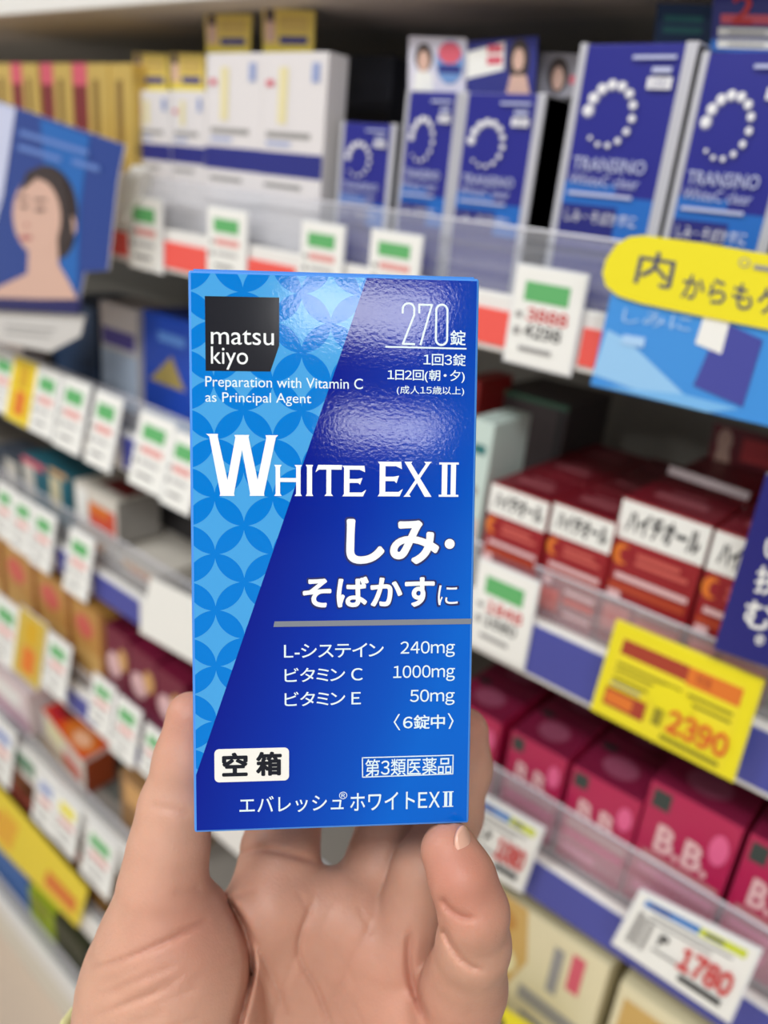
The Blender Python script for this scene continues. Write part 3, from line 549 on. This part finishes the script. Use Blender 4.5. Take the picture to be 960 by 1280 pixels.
# carton axes: x right, y away from the viewer, z up
ax = [CW(BR[:, 0]) - Vector((0, 0, H)), CW(BR[:, 2]) - Vector((0, 0, H)), CW(BR[:, 1]) - Vector((0, 0, H))]
BM = Matrix(((ax[0].x, ax[1].x, ax[2].x, 0), (ax[0].y, ax[1].y, ax[2].y, 0), (ax[0].z, ax[1].z, ax[2].z, 0), (0, 0, 0, 1)))
BM.translation = CW(BT)
def bp(px, py):
    """pixel of the photograph -> (x, z) on the carton's front"""
    r = np.array([(px - 480) / F, (640 - py) / F, 1.0]); n = BR[:, 2]; t_ = BT @ n / (r @ n); q_ = BR.T @ (r * t_ - BT)
    return q_[0], q_[1]
def front_material():
    m = bpy.data.materials.new('blue_printed_card'); m.use_nodes = True; nt = m.node_tree; p = nt.nodes['Principled BSDF']
    N = nt.nodes.new; L = nt.links.new
    def M(op, a, b_=None):
        n = N('ShaderNodeMath'); n.operation = op
        for i, v in enumerate((a, b_)):
            if v is None: continue
            if isinstance(v, (int, float)): n.inputs[i].default_value = v
            else: L(v, n.inputs[i])
        return n.outputs[0]
    tc = N('ShaderNodeTexCoord'); sp = N('ShaderNodeSeparateXYZ'); L(tc.outputs['Object'], sp.inputs[0]); x, z = sp.outputs[0], sp.outputs[2]
    (sx_, sz_), (tx_, tz_) = bp(269.2, 728), bp(303.6, 691)
    R_ = ((tx_ - sx_) + (tz_ - sz_)) / 2
    u = M('PINGPONG', M('SUBTRACT', x, sx_), R_); v = M('PINGPONG', M('SUBTRACT', z, sz_), R_)
    d1 = M('ADD', M('MULTIPLY', u, u), M('MULTIPLY', v, v)); iu, iv = M('SUBTRACT', R_, u), M('SUBTRACT', R_, v)
    d2 = M('ADD', M('MULTIPLY', iu, iu), M('MULTIPLY', iv, iv))
    lens = M('MULTIPLY', M('LESS_THAN', d1, R_ * R_ * 1.02), M('LESS_THAN', d2, R_ * R_ * 1.02))
    (ax_, az_), (bx_, bz_) = bp(458, 349), bp(244, 972)
    dl = math.hypot(ax_ - bx_, az_ - bz_); nx, nz = (az_ - bz_) / dl, -(ax_ - bx_) / dl
    s = M('ADD', M('MULTIPLY', M('SUBTRACT', x, bx_), nx), M('MULTIPLY', M('SUBTRACT', z, bz_), nz))
    s = M('MULTIPLY', s, 1.0)
    ramp = N('ShaderNodeValToRGB'); e_ = ramp.color_ramp.elements
    e_[0].position = 0.0; e_[0].color = rgb(3, 24, 138); e_[1].position = 1.0; e_[1].color = rgb(2, 96, 200)
    k1 = ramp.color_ramp.elements.new(.35); k1.color = rgb(2, 46, 162); k2 = ramp.color_ramp.elements.new(.75); k2.color = rgb(2, 76, 184)
    L(M('DIVIDE', M('ADD', s, 0.0), 0.052), ramp.inputs[0])
    pat = N('ShaderNodeMixRGB'); pat.inputs[1].default_value = rgb(72, 160, 222); pat.inputs[2].default_value = rgb(0, 120, 208); L(lens, pat.inputs[0])
    mx = N('ShaderNodeMixRGB'); L(M('GREATER_THAN', s, 0.0), mx.inputs[0]); L(pat.outputs[0], mx.inputs[1]); L(ramp.outputs[0], mx.inputs[2])
    L(mx.outputs[0], p.inputs['Base Color']); p.inputs['Roughness'].default_value = 0.06; p.inputs['Specular IOR Level'].default_value = 0.25
    nz_ = N('ShaderNodeTexNoise'); nz_.inputs['Scale'].default_value = 1100; nz_.inputs['Detail'].default_value = 3; L(tc.outputs['Object'], nz_.inputs['Vector'])
    bu = N('ShaderNodeBump'); bu.inputs['Strength'].default_value = 0.045; bu.inputs['Distance'].default_value = 0.0004; L(nz_.outputs[0], bu.inputs['Height']); L(bu.outputs[0], p.inputs['Normal'])
    return m
FRONT = front_material(); SIDEB = mat('blue_card_side', 6, 84, 196, .3); WORN_HILITE = mat('worn_highlight_edge', 70, 140, 224, .4)  # edge blue is lightened for paper wear and for bevel highlights painted in
TXT = mat('pale_ink', 222, 240, 244, .35); TXW = mat('white_ink', 240, 246, 246, .35); SHADOWI = mat('navy_ink', 10, 24, 96, .35); INK = mat('black_ink', 28, 30, 38, .14, .25); BARG = mat('grey_foil_ink', 122, 128, 138, .4)
held = empty('medicine_box', BM.translation, 'blue medicine box held up in the hand, dotted petal pattern and white lettering', 'box')
held.rotation_mode = 'QUATERNION'; held.rotation_quaternion = BM.to_quaternion()
def hbuild(mb, name):
    o = mb.build(name); o.parent = held; return o
b = MB(); hw, hh = BW / 2, BHt / 2
b.box((-hw, 0, -hh), (hw, BD, hh), WORN_HILITE, bev=.0007)
for i, f in enumerate(b.f):        # large faces get their own print; narrow rounded edges keep the worn, highlight-toned blue
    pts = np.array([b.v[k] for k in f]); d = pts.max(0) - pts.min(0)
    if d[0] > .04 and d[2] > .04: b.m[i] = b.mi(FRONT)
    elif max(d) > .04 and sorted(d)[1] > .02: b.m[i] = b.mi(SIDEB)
def fit(mb, body, tl, br, m=TXT, bold=0.0, lay=2, res=6, grow=0.0):
    (x0, z1), (x1, z0) = bp(*tl), bp(*br); vs, fs = text2d(body, bold, res)
    mb.raw([(x0 - grow + (x1 - x0 + 2 * grow) * a, -.00003 * (lay + .9 * l), z0 - grow + (z1 - z0 + 2 * grow) * c) for a, c, l in vs], fs, m)
def ppoly(mb, pts, m, lay=1): mb.poly([(lambda q_: (q_[0], -.00003 * lay, q_[1]))(bp(*p)) for p in pts], m)
def zoomp(pts, ox, oy, k=5.053): return [(ox + x / k, oy + v / k) for x, v in pts]
ppoly(b, [(256, 370), (349, 372), (349, 432), (338, 464.5), (257, 463.5)], INK, 1)
fit(b, 'matsu', (263.6, 412), (342.4, 431.8), TXW); fit(b, 'kiyo', (263.6, 433), (310, 462.5), TXW)
fit(b, 'Preparation with Vitamin C', (256.7, 470), (453.5, 490.5)); fit(b, 'as Principal Agent', (256.7, 490), (389, 508))

def ribbon(pts, wd, m, lay):
    for i, (p_, q_) in enumerate(zip(pts[:-1], pts[1:])):
        p_, q_ = np.array(p_, float), np.array(q_, float); d = (q_ - p_) / np.hypot(*(q_ - p_)); n_ = np.array([-d[1], d[0]]) * wd / 2; e0 = d * wd * .32
        ppoly(b, [p_ - n_ - e0, q_ - n_ + e0, q_ + n_ + e0, p_ + n_ - e0], m, lay + .02 * i)
arc = lambda cx, cy, rx, ry, a0, a1, n=14: [(cx + rx * math.cos(math.radians(a0 + (a1 - a0) * i / n)), cy - ry * math.sin(math.radians(a0 + (a1 - a0) * i / n))) for i in range(n + 1)]
ribbon([(503.3, 391)] + arc(510.6, 386.5, 7.2, 7.4, 180, 0) + [(517.6, 394), (503.6, 429.7), (518, 430.2)], 2.5, TXT, 2)
ribbon([(524, 391), (524, 380.8), (539.8, 381.4), (525.6, 430.6)], 2.5, TXT, 2)
ribbon(arc(552.3, 388.5, 7.0, 7.6, 180, 0) + arc(551.8, 424, 7.0, 7.2, 0, -180) + [(545.3, 388.5)], 2.5, TXT, 2)
fit(b, '錠', (562.9, 412.6), (581.9, 432), bold=.012)
ppoly(b, [(481.7, 432.4), (583, 435), (583, 437), (481.7, 434.4)], TXT, 2)
fit(b, '~1回3錠', (529.4, 441.5), (581.9, 457.7), bold=.008); fit(b, '~1日2回(朝・夕)', (484.3, 461.2), (580.7, 478.8), bold=.008); fit(b, '~(成人15歳以上)', (496, 482), (580, 495), bold=.004)
# serif name
ppoly(b, zoomp([(140, 163), (215, 163), (213, 180), (275, 455), (325, 185), (318, 170), (412, 170), (408, 185), (465, 455), (520, 190), (515, 172), (595, 172), (580, 188), (505, 540), (508, 555), (415, 555), (418, 540), (367, 265), (316, 540), (320, 555), (225, 555), (230, 540), (160, 180)], 230, 510), TXW, 3)
SER = dict(H=[[(0, 0), (.27, 0), (.21, .08), (.21, .92), (.27, 1), (0, 1), (.05, .92), (.05, .08)], [(.73, 0), (1, 0), (.95, .08), (.95, .92), (1, 1), (.73, 1), (.79, .92), (.79, .08)], [(.2, .45), (.8, .45), (.8, .58), (.2, .58)]],
           I=[[(0, 0), (1, 0), (.84, .08), (.84, .92), (1, 1), (0, 1), (.16, .92), (.16, .08)]],
           T=[[(.34, 0), (.66, 0), (.59, .08), (.59, .9), (.41, .9), (.41, .08)], [(0, .76), (.1, 1), (1, 1), (.98, .85), (.14, .85)]],
           E=[[(0, 0), (.87, 0), (1, .22), (.82, .13), (.3, .13), (.3, .44), (.66, .44), (.74, .38), (.84, .6), (.62, .57), (.3, .57), (.3, .87), (.72, .87), (.95, .79), (.92, 1), (0, 1), (.07, .92), (.07, .08)]],
           X=[[(.02, 1), (.3, 1), (.26, .95), (.55, .56), (.98, 0), (.74, 0), (.42, .46), (.06, .95)], [(.70, 1), (.98, 1), (.9, .94), (.20, .06), (.26, 0), (0, 0), (.07, .06), (.77, .94)]],
           N=[[(0, 0), (1, 0), (1, .06), (0, .06)], [(0, .94), (1, .94), (1, 1), (0, 1)], [(.14, .03), (.42, .03), (.42, .97), (.14, .97)], [(.6, .03), (.86, .03), (.86, .97), (.6, .97)]])
def serif(ch, tl, br, m=TXW, lay=3):
    (x0, z1), (x1, z0) = bp(*tl), bp(*br)
    for i, pl in enumerate(SER[ch]): b.poly([(x0 + (x1 - x0) * u_, -.00003 * lay - .000004 * i, z0 + (z1 - z0) * v_) for u_, v_ in pl], m)
for ch, q1, q2 in (('H', (342.8, 581), (377.4, 620)), ('I', (382.2, 581), (391.5, 620)), ('T', (394.3, 581), (427.5, 620)), ('E', (428, 582), (457.6, 620.5)), ('E', (472.4, 577), (503.5, 620.5)), ('X', (504.7, 577), (540, 621)), ('N', (549, 578), (572.8, 621))):
    serif(ch, q1, q2)
for body, q1, q2, bo in (('しみ', (433, 648.5), (548.5, 705), .035), ('そばかす', (378.4, 721), (543, 758.3), .03), ('に', (547.6, 731.6), (572, 756), .0)):
    fit(b, body, q1, q2, SHADOWI, bo + .02, 2, grow=.0005); fit(b, body, q1, q2, TXW, bo, 3)
for r_, m_, l_ in ((7.5, SHADOWI, 2), (6.3, TXW, 3)): ppoly(b, [(562 + r_ * math.cos(a), 679.8 + r_ * math.sin(a)) for a in [2 * math.pi * i / 24 for i in range(24)]], m_, l_)
ppoly(b, [(343.2, 776.7), (589.8, 773.2), (589.2, 780), (341.8, 783.6)], BARG, 2)
for body, q1, q2 in (('~L-システイン', (355, 805), (479.4, 821)), ('~240mg', (500.7, 801.8), (568.4, 821)), ('~ビタミン C', (355.7, 835), (453.6, 851)), ('~1000mg', (491.6, 832.1), (568.4, 851)), ('~ビタミン E', (355.7, 865), (451, 881)), ('~50mg', (512.6, 862.2), (568, 881)),
                     ('エバレッシュ', (299.3, 996), (429.5, 1013)), ('®', (424, 989.7), (433.9, 998.6)), ('ホワイト', (437.8, 991.5), (518.4, 1011)), ('~EX', (522.9, 990.3), (549.6, 1009))):
    fit(b, body, q1, q2, TXT, .006 if body != '®' else 0)
fit(b, '~6錠中', (504, 894), (556, 910.5), TXT, .014)
ppoly(b, [(500, 892.5), (494, 902.6), (500.4, 912.6), (498.4, 912.6), (492, 902.6), (498, 892.5)], TXT, 2); ppoly(b, [(559.5, 891.5), (565, 901), (560.5, 911), (562.5, 911), (567, 901), (561.5, 891.5)], TXT, 2)
fit(b, '~第3類医薬品', (456.6, 949), (564, 967.5), TXT, .006)
fr_ = [(452.3, 946.5), (567, 943.2), (566.6, 967.8), (452.6, 972)]
for i in range(4):
    (x0, v0), (x1, v1) = fr_[i], fr_[(i + 1) % 4]; dx, dv = ((0, 1.3), (-1.3, 0), (0, -1.3), (1.3, 0))[i]
    ppoly(b, [(x0, v0), (x1, v1), (x1 + dx, v1 + dv), (x0 + dx, v0 + dv)], TXT, 2)
(x0, z1), (x1, z0) = bp(553.6, 989.3), bp(566.6, 1008.3)
for i, pl in enumerate(SER['N']): b.poly([(x0 + (x1 - x0) * u_, -.00006 - .000004 * i, z0 + (z1 - z0) * v_) for u_, v_ in pl], TXT)
hbuild(b, 'carton_body')
b = MB(); (x0, z1), (x1, z0) = bp(268, 936.5), bp(361.3, 975); r_ = .0012; pts = []
for cx_, cz_, a0 in ((x1 - r_, z1 - r_, 0), (x0 + r_, z1 - r_, 90), (x0 + r_, z0 + r_, 180), (x1 - r_, z0 + r_, 270)):
    pts += [(cx_ + r_ * math.cos(math.radians(a0 + 15 * i)), -.00018, cz_ + r_ * math.sin(math.radians(a0 + 15 * i))) for i in range(7)]
b.slab(pts, (0, .00016, 0), mat('sticker_white', 240, 238, 230, .45))
fit(b, '空', (277.5, 940.7), (309.8, 969.5), INK, .04, 8); fit(b, '箱', (320, 939.5), (352.3, 968.8), INK, .04, 8)
o = hbuild(b, 'empty_box_sticker'); o['label'] = 'small white sticker with two black characters'
b = MB(); b.box((-hw + .0012, .0006, hh - .0002), (hw - .0012, BD - .0006, hh + .0004), mat('top_flap_blue', 40, 128, 216, .35), bev=.0002); hbuild(b, 'top_flap')

# ------------------------------------------------------------------ the hand
def J(px, py, z, r): return (np.array([(px - 480) / F * z, (640 - py) / F * z, z]), r)
VX = 0.00075
lo = np.array([-0.100, -0.245, 0.192]); hi = np.array([0.044, -0.020, 0.318])
dim = np.ceil((hi - lo) / VX).astype(int)
gx, gy, gz = [lo[i] + VX * np.arange(dim[i], dtype=np.float32) for i in range(3)]
PX, PY, PZ = [a.astype(np.float32) for a in np.meshgrid(gx, gy, gz, indexing='ij')]
def cap(a, c):
    (p, ra), (q_, rb) = a, c; d = q_ - p; L2 = float(d @ d)
    t_ = np.clip(((PX - p[0]) * d[0] + (PY - p[1]) * d[1] + (PZ - p[2]) * d[2]) / L2, 0, 1)
    return np.sqrt((PX - p[0] - t_ * d[0]) ** 2 + (PY - p[1] - t_ * d[1]) ** 2 + (PZ - p[2] - t_ * d[2]) ** 2) - (ra + (rb - ra) * t_)
def ell3(c, rad):
    p, _ = c; k0 = np.sqrt(((PX - p[0]) / rad[0]) ** 2 + ((PY - p[1]) / rad[1]) ** 2 + ((PZ - p[2]) / rad[2]) ** 2)
    return (k0 - 1) * min(rad)
def smin(a, c, k):
    h = np.maximum(k - np.abs(a - c), 0) / k; return np.minimum(a, c) - h * h * k * 0.25
def chain(js, k=.004):
    d = None
    for a, c in zip(js[:-1], js[1:]):
        e_ = cap(a, c); d = e_ if d is None else smin(d, e_, k)
    return d
thumb = chain([J(237, 894, .228, .0066), J(231, 950, .229, .0082), J(219, 1010, .229, .0098), J(211, 1060, .228, .0108), J(203, 1110, .227, .0118), J(203, 1168, .229, .0165)], .004)
thenar = smin(chain([J(203, 1172, .230, .0168), J(205, 1225, .235, .0225), J(212, 1290, .239, .0265), J(290, 1420, .256, .0265), J(370, 1540, .272, .024)], .008), ell3(J(235, 1240, .232, 0), (.0185, .028, .021)), .010)
palm = chain([J(340, 1128, .251, .0135), J(372, 1290, .263, .018), J(400, 1480, .276, .021)], .01)
for c in ([J(425, 1140, .255, .0135), J(430, 1300, .266, .018), J(430, 1490, .278, .021)], [J(490, 1185, .252, .0140), J(480, 1320, .262, .020), J(450, 1490, .276, .021)], [J(545, 1285, .243, .0165), J(528, 1370, .254, .022), J(480, 1500, .274, .021)]):
    palm = smin(palm, chain(c, .01), .012)
palm = smin(palm, chain([J(425, 1480, .276, .024), J(430, 1640, .288, .025), J(440, 1760, .296, .028)], .01), .015)
index = chain([J(338, 1135, .250, .0120), J(350, 1062, .259, .0112), J(372, 985, .274, .0100), J(392, 850, .273, .0086), J(400, 760, .270, .0078)], .004)
middle = chain([J(438, 1152, .256, .0118), J(482, 1060, .268, .0108), J(492, 980, .279, .0098), J(494, 840, .276, .0086), J(496, 740, .271, .0078)], .004)
ring = chain([J(498, 1192, .248, .0118), J(533, 1090, .250, .0106), J(566, 1020, .268, .0094), J(580, 960, .270, .0088), J(581, 915, .268, .0080)], .004)
pinky = chain([J(560, 1292, .240, .0150), J(580, 1232, .227, .0118), J(592, 1180, .214, .0095), J(592, 1140, .2085, .0088), J(578, 1098, .2085, .0083), J(562, 1064, .2115, .0077)], .003)
web = chain([J(236, 1205, .238, .011), J(300, 1172, .247, .0105)], .004)
D = smin(palm, thenar, .005); D = smin(D, web, .006); D = smin(D, thumb, .005)
D = smin(D, index, .005); D = smin(D, smin(middle, index, .001), .003); D = smin(D, ring, .0015); D = smin(D, pinky, .0025)
del palm, thenar, thumb, index, middle, ring, pinky, web
# skin folds: shallow grooves along the lines of the palm, on the side facing the palm's front
band = np.where(np.abs(D) < .004); bx, by, bz = PX[band], PY[band], PZ[band]
ux, uy = bx / bz * F + 480, 640 - by / bz * F
CRE = np.zeros(ux.shape, np.float32)
def groove(pts, width, depth, zmax=.262, crease=.2):
    pts = np.array(pts, float)
    n = len(pts); sm = []
    for i in range(n - 1):                                  # Catmull-Rom
        p0, p1, p2, p3 = pts[max(i - 1, 0)], pts[i], pts[i + 1], pts[min(i + 2, n - 1)]
        for s in np.linspace(0, 1, 6, endpoint=False):
            sm.append(.5 * ((2 * p1) + (-p0 + p2) * s + (2 * p0 - 5 * p1 + 4 * p2 - p3) * s * s + (-p0 + 3 * p1 - 3 * p2 + p3) * s ** 3))
    sm.append(pts[-1]); sm = np.array(sm); best = np.full(ux.shape, 1e9); tt = np.zeros(ux.shape); N_ = len(sm) - 1
    for i in range(N_):
        a, c = sm[i], sm[i + 1]; d = c - a; L2 = d @ d + 1e-9
        t_ = np.clip(((ux - a[0]) * d[0] + (uy - a[1]) * d[1]) / L2, 0, 1); q_ = (ux - a[0] - t_ * d[0]) ** 2 + (uy - a[1] - t_ * d[1]) ** 2
        up_ = q_ < best; best[up_] = q_[up_]; tt[up_] = (i + t_[up_]) / N_
    dist = np.sqrt(best) * bz / F; taper = np.clip(np.minimum(tt, 1 - tt) * 6, .15, 1)
    CRE[:] = np.maximum(CRE, crease * taper * np.exp(-(dist / width) ** 2) * (bz < zmax))
    D[band] += (depth * taper * np.exp(-(dist / width) ** 2) * (bz < zmax)).astype(np.float32)
groove([(281, 1119), (298, 1148), (310, 1180), (313, 1215), (306, 1250), (292, 1300), (280, 1340)], .0013, .0034, crease=1)
groove([(108, 1214), (160, 1197), (205, 1178), (240, 1160), (264, 1147)], .0008, .0010, crease=.6)
groove([(112, 1245), (150, 1236), (195, 1216)], .0009, .0004); groove([(140, 1262), (180, 1246), (230, 1222)], .0009, .0004)
rl = random.Random(7)
for _ in range(16):                                        # fine lines of the thumb ball and the palm
    x0, y0 = rl.uniform(105, 235), rl.uniform(1222, 1300); ln = rl.uniform(40, 90); groove([(x0, y0), (x0 + ln * .5, y0 - ln * .2), (x0 + ln, y0 - ln * rl.uniform(.38, .46))], .0007, .00022, crease=.1)
for _ in range(12):
    x0, y0 = rl.uniform(330, 480), rl.uniform(1110, 1270); ln = rl.uniform(30, 70); sg = rl.choice((-1, 1)); groove([(x0, y0), (x0 + sg * ln * .3, y0 + ln * .5), (x0 + sg * ln * .5, y0 + ln)], .0007, .00022, crease=.1)
groove([(215, 1116), (236, 1113), (252, 1110)], .0009, .0005); groove([(185, 1006), (215, 1012), (240, 1018)], .0009, .0005)
groove([(297, 1067), (323, 1062), (351, 1065), (398, 1078)], .0009, .0012, crease=.6)
groove([(281, 1121), (314, 1169), (343, 1228), (362, 1279)], .0009, .0008, crease=.3); groove([(395, 1118), (373, 1186), (396, 1237), (416, 1290)], .0009, .0010, crease=.35)
groove([(373, 1186), (351, 1245), (340, 1290)], .0009, .0004); groove([(320, 1112), (300, 1118), (284, 1122)], .0008, .0004); groove([(470, 1150), (440, 1200), (412, 1262)], .0012, .0004)
groove([(514, 1160), (511, 1200), (517, 1235), (536, 1285)], .0012, .0020, crease=.8)
groove([(551, 1120), (560, 1135), (575, 1145), (597, 1149)], .0008, .0013, crease=.6); groove([(553, 1155), (562, 1180), (580, 1203), (607, 1215)], .0008, .0013, crease=.6)
CG = np.zeros(D.shape, np.float32); CG[band] = CRE
grid = openvdb.FloatGrid(1.0); grid.copyFromArray(D.astype(np.float32)); pts, tris, quads = grid.convertToPolygons(isovalue=0.0)
pts = np.array(pts); pi_ = np.clip(np.rint(pts).astype(int), 0, np.array(D.shape) - 1); crease_v = CG[pi_[:, 0], pi_[:, 1], pi_[:, 2]]; pts = pts * VX + lo
# keep the skin outside the carton: flatten it against the faces it presses
loc = (pts - BT) @ BR
ix = loc[:, 0]; iy = loc[:, 1]; iz = loc[:, 2]
inside = (np.abs(ix) < BW / 2) & (np.abs(iy) < BHt / 2) & (iz > 0) & (iz < BD)
dd = np.stack([ix + BW / 2, BW / 2 - ix, iy + BHt / 2, BHt / 2 - iy, iz + .5, BD - iz], 1); k = dd.argmin(1)
for i in np.where(inside)[0]:
    j = k[i]; dv = dd[i, j] + .00015
    loc[i, (0, 0, 1, 1, 2, 2)[j]] += (-dv, dv, -dv, dv, -dv, dv)[j]
pts = loc @ BR.T + BT
wpts = pts @ B.T; wpts[:, 2] += H
me = bpy.data.meshes.new('hand'); me.from_pydata(wpts.tolist(), [], [list(map(int, f)) for f in tris] + [list(map(int, f)) for f in quads])
me.polygons.foreach_set('use_smooth', [True] * len(me.polygons)); me.update()
bm = bmesh.new(); bm.from_mesh(me); bmesh.ops.recalc_face_normals(bm, faces=bm.faces[:])
bmesh.ops.smooth_vert(bm, verts=bm.verts[:], factor=.35, use_axis_x=True, use_axis_y=True, use_axis_z=True); bm.to_mesh(me); bm.free()
# warmer pigment at the finger pads, knuckles and the heel of the thumb
blush = np.zeros(len(pts))
for px, py, z, rad, amt in ((237, 890, .225, .013, .5), (240, 1165, .215, .016, .55), (568, 1078, .205, .013, .8), (590, 1130, .205, .010, .5), (590, 890, .262, .014, .6), (480, 1245, .24, .03, .35), (330, 1110, .245, .02, .2), (575, 1250, .225, .014, .4)):
    c = J(px, py, z, 0)[0]; blush += amt * np.exp(-(((pts - c) ** 2).sum(1)) / rad ** 2)
at = me.color_attributes.new('blush', 'FLOAT_COLOR', 'POINT'); bl = np.clip(blush * .8 + crease_v * .35, 0, 1)
at.data.foreach_set('color', np.stack([bl, bl, bl, np.ones_like(bl)], 1).ravel().astype(np.float32))
SK = bpy.data.materials.new('skin'); SK.use_nodes = True; nt = SK.node_tree; p = nt.nodes['Principled BSDF']
an = nt.nodes.new('ShaderNodeAttribute'); an.attribute_name = 'blush'
tc = nt.nodes.new('ShaderNodeTexCoord'); n1 = nt.nodes.new('ShaderNodeTexNoise'); n1.inputs['Scale'].default_value = 140; n1.inputs['Detail'].default_value = 5
mx = nt.nodes.new('ShaderNodeMixRGB'); mx.inputs[1].default_value = rgb(198, 152, 129); mx.inputs[2].default_value = rgb(184, 116, 98); nt.links.new(an.outputs['Fac'], mx.inputs[0])
m2 = nt.nodes.new('ShaderNodeMixRGB'); m2.blend_type = 'MULTIPLY'; rp = nt.nodes.new('ShaderNodeMapRange'); rp.inputs[3].default_value = .86; rp.inputs[4].default_value = 1.12
nt.links.new(tc.outputs['Object'], n1.inputs['Vector']); nt.links.new(n1.outputs[0], rp.inputs[0]); m2.inputs[0].default_value = .7
nt.links.new(mx.outputs[0], m2.inputs[1]); nt.links.new(rp.outputs[0], m2.inputs[2]); nt.links.new(m2.outputs[0], p.inputs['Base Color'])
p.inputs['Subsurface Weight'].default_value = .35; p.inputs['Subsurface Radius'].default_value = (1, .35, .2); p.inputs['Subsurface Scale'].default_value = .004
p.inputs['Roughness'].default_value = .48; p.inputs['Specular IOR Level'].default_value = .35
n2 = nt.nodes.new('ShaderNodeTexNoise'); n2.inputs['Scale'].default_value = 1100; n2.inputs['Detail'].default_value = 3; nt.links.new(tc.outputs['Object'], n2.inputs['Vector'])
bu = nt.nodes.new('ShaderNodeBump'); bu.inputs['Strength'].default_value = .25; bu.inputs['Distance'].default_value = .0005; nt.links.new(n2.outputs[0], bu.inputs['Height']); nt.links.new(bu.outputs[0], p.inputs['Normal'])
me.materials.append(SK)
person = empty('person', CW(J(430, 1640, .288, 0)[0]), 'left hand in a pale yellow sleeve holding up the blue box, palm to the viewer', 'person')
ho = bpy.data.objects.new('hand', me); COL.objects.link(ho); ho.parent = person; ho.matrix_parent_inverse = Matrix.Translation(-person.location)
NAIL = mat('fingernail', 216, 168, 146, .3, .5)
def nail(c, axis, nrm, ln, wd, name='fingernail'):
    """slightly domed plate: c centre, axis along the finger to the tip, nrm outwards (camera space)"""
    a = np.array(axis, float); a /= np.linalg.norm(a); n = np.array(nrm, float); n -= n @ a * a; n /= np.linalg.norm(n); s = np.cross(a, n); vs, fs = [], []
    K = 10
    for top in (0, 1):
        for i in range(K + 1):
            for j in range(K + 1):
                u_, v_ = i / K * 2 - 1, j / K * 2 - 1
                q_ = math.sqrt(max(0, 1 - .5 * v_ * v_)); r2 = u_ * math.sqrt(max(0, 1 - .5 * v_ * v_)); r1 = v_ * math.sqrt(max(0, 1 - .5 * u_ * u_))
                vs.append(np.array(c) + a * r1 * ln / 2 + s * r2 * wd / 2 + n * (-.0016 * r2 * r2 - .0004 * r1 * r1 + (.0003 if top else -.0006)))
    G = (K + 1) ** 2; I = lambda t_, i, j: t_ * G + i * (K + 1) + j
    for i in range(K):
        for j in range(K):
            fs.append((I(1, i, j), I(1, i + 1, j), I(1, i + 1, j + 1), I(1, i, j + 1))); fs.append((I(0, i, j), I(0, i, j + 1), I(0, i + 1, j + 1), I(0, i + 1, j)))
    ring_ = [(i, 0) for i in range(K)] + [(K, j) for j in range(K)] + [(i, K) for i in range(K, 0, -1)] + [(0, j) for j in range(K, 0, -1)]
    for m_ in range(len(ring_)):
        p1, p2 = ring_[m_], ring_[(m_ + 1) % len(ring_)]; fs.append((I(0, *p1), I(0, *p2), I(1, *p2), I(1, *p1)))
    mb = MB(); mb.raw([CW(v_) for v_ in vs], fs, NAIL); return mb.build(name, ho, True)
def cs(px, py, z): return J(px, py, z, 0)[0]
nail(cs(210, 909, .2265), (.28, 1, 0), (-1, .2, -.35), .0125, .0095)
nail(cs(586, 1055, .2068), (-.35, 1, .2), (.8, .3, -.55), .0095, .0075)
# sleeve cuff round the wrist
SLV = mat('pale_yellow_cloth', 236, 232, 168, .8)
mb = MB(); rings = []
for i, (c, rx, rz, tilt) in enumerate(((cs(330, 1408, .264), .066, .046, .6), (cs(338, 1415, .265), .067, .047, .6), (cs(380, 1530, .278), .056, .046, .4), (cs(420, 1660, .29), .053, .047, .2), (cs(440, 1780, .298), .052, .048, 0))):
    rg = []
    for j in range(40):
        a = 2 * math.pi * j / 40; dx = rx * math.cos(a); wob = 1 + .012 * math.sin(5 * a + i)
        rg.append(CW(c + np.array([dx * wob, -dx * tilt * .9, rz * math.sin(a) * wob])))
    rings.append(rg)
vs = [p_ for r_ in rings for p_ in r_]; fs = [(i * 40 + j, i * 40 + (j + 1) % 40, (i + 1) * 40 + (j + 1) % 40, (i + 1) * 40 + j) for i in range(len(rings) - 1) for j in range(40)]
mb.raw(vs, fs, SLV); so = mb.build('sleeve', person, True)
sol = so.modifiers.new('thickness', 'SOLIDIFY'); sol.thickness = .0012; so['label'] = 'pale yellow sleeve edge'
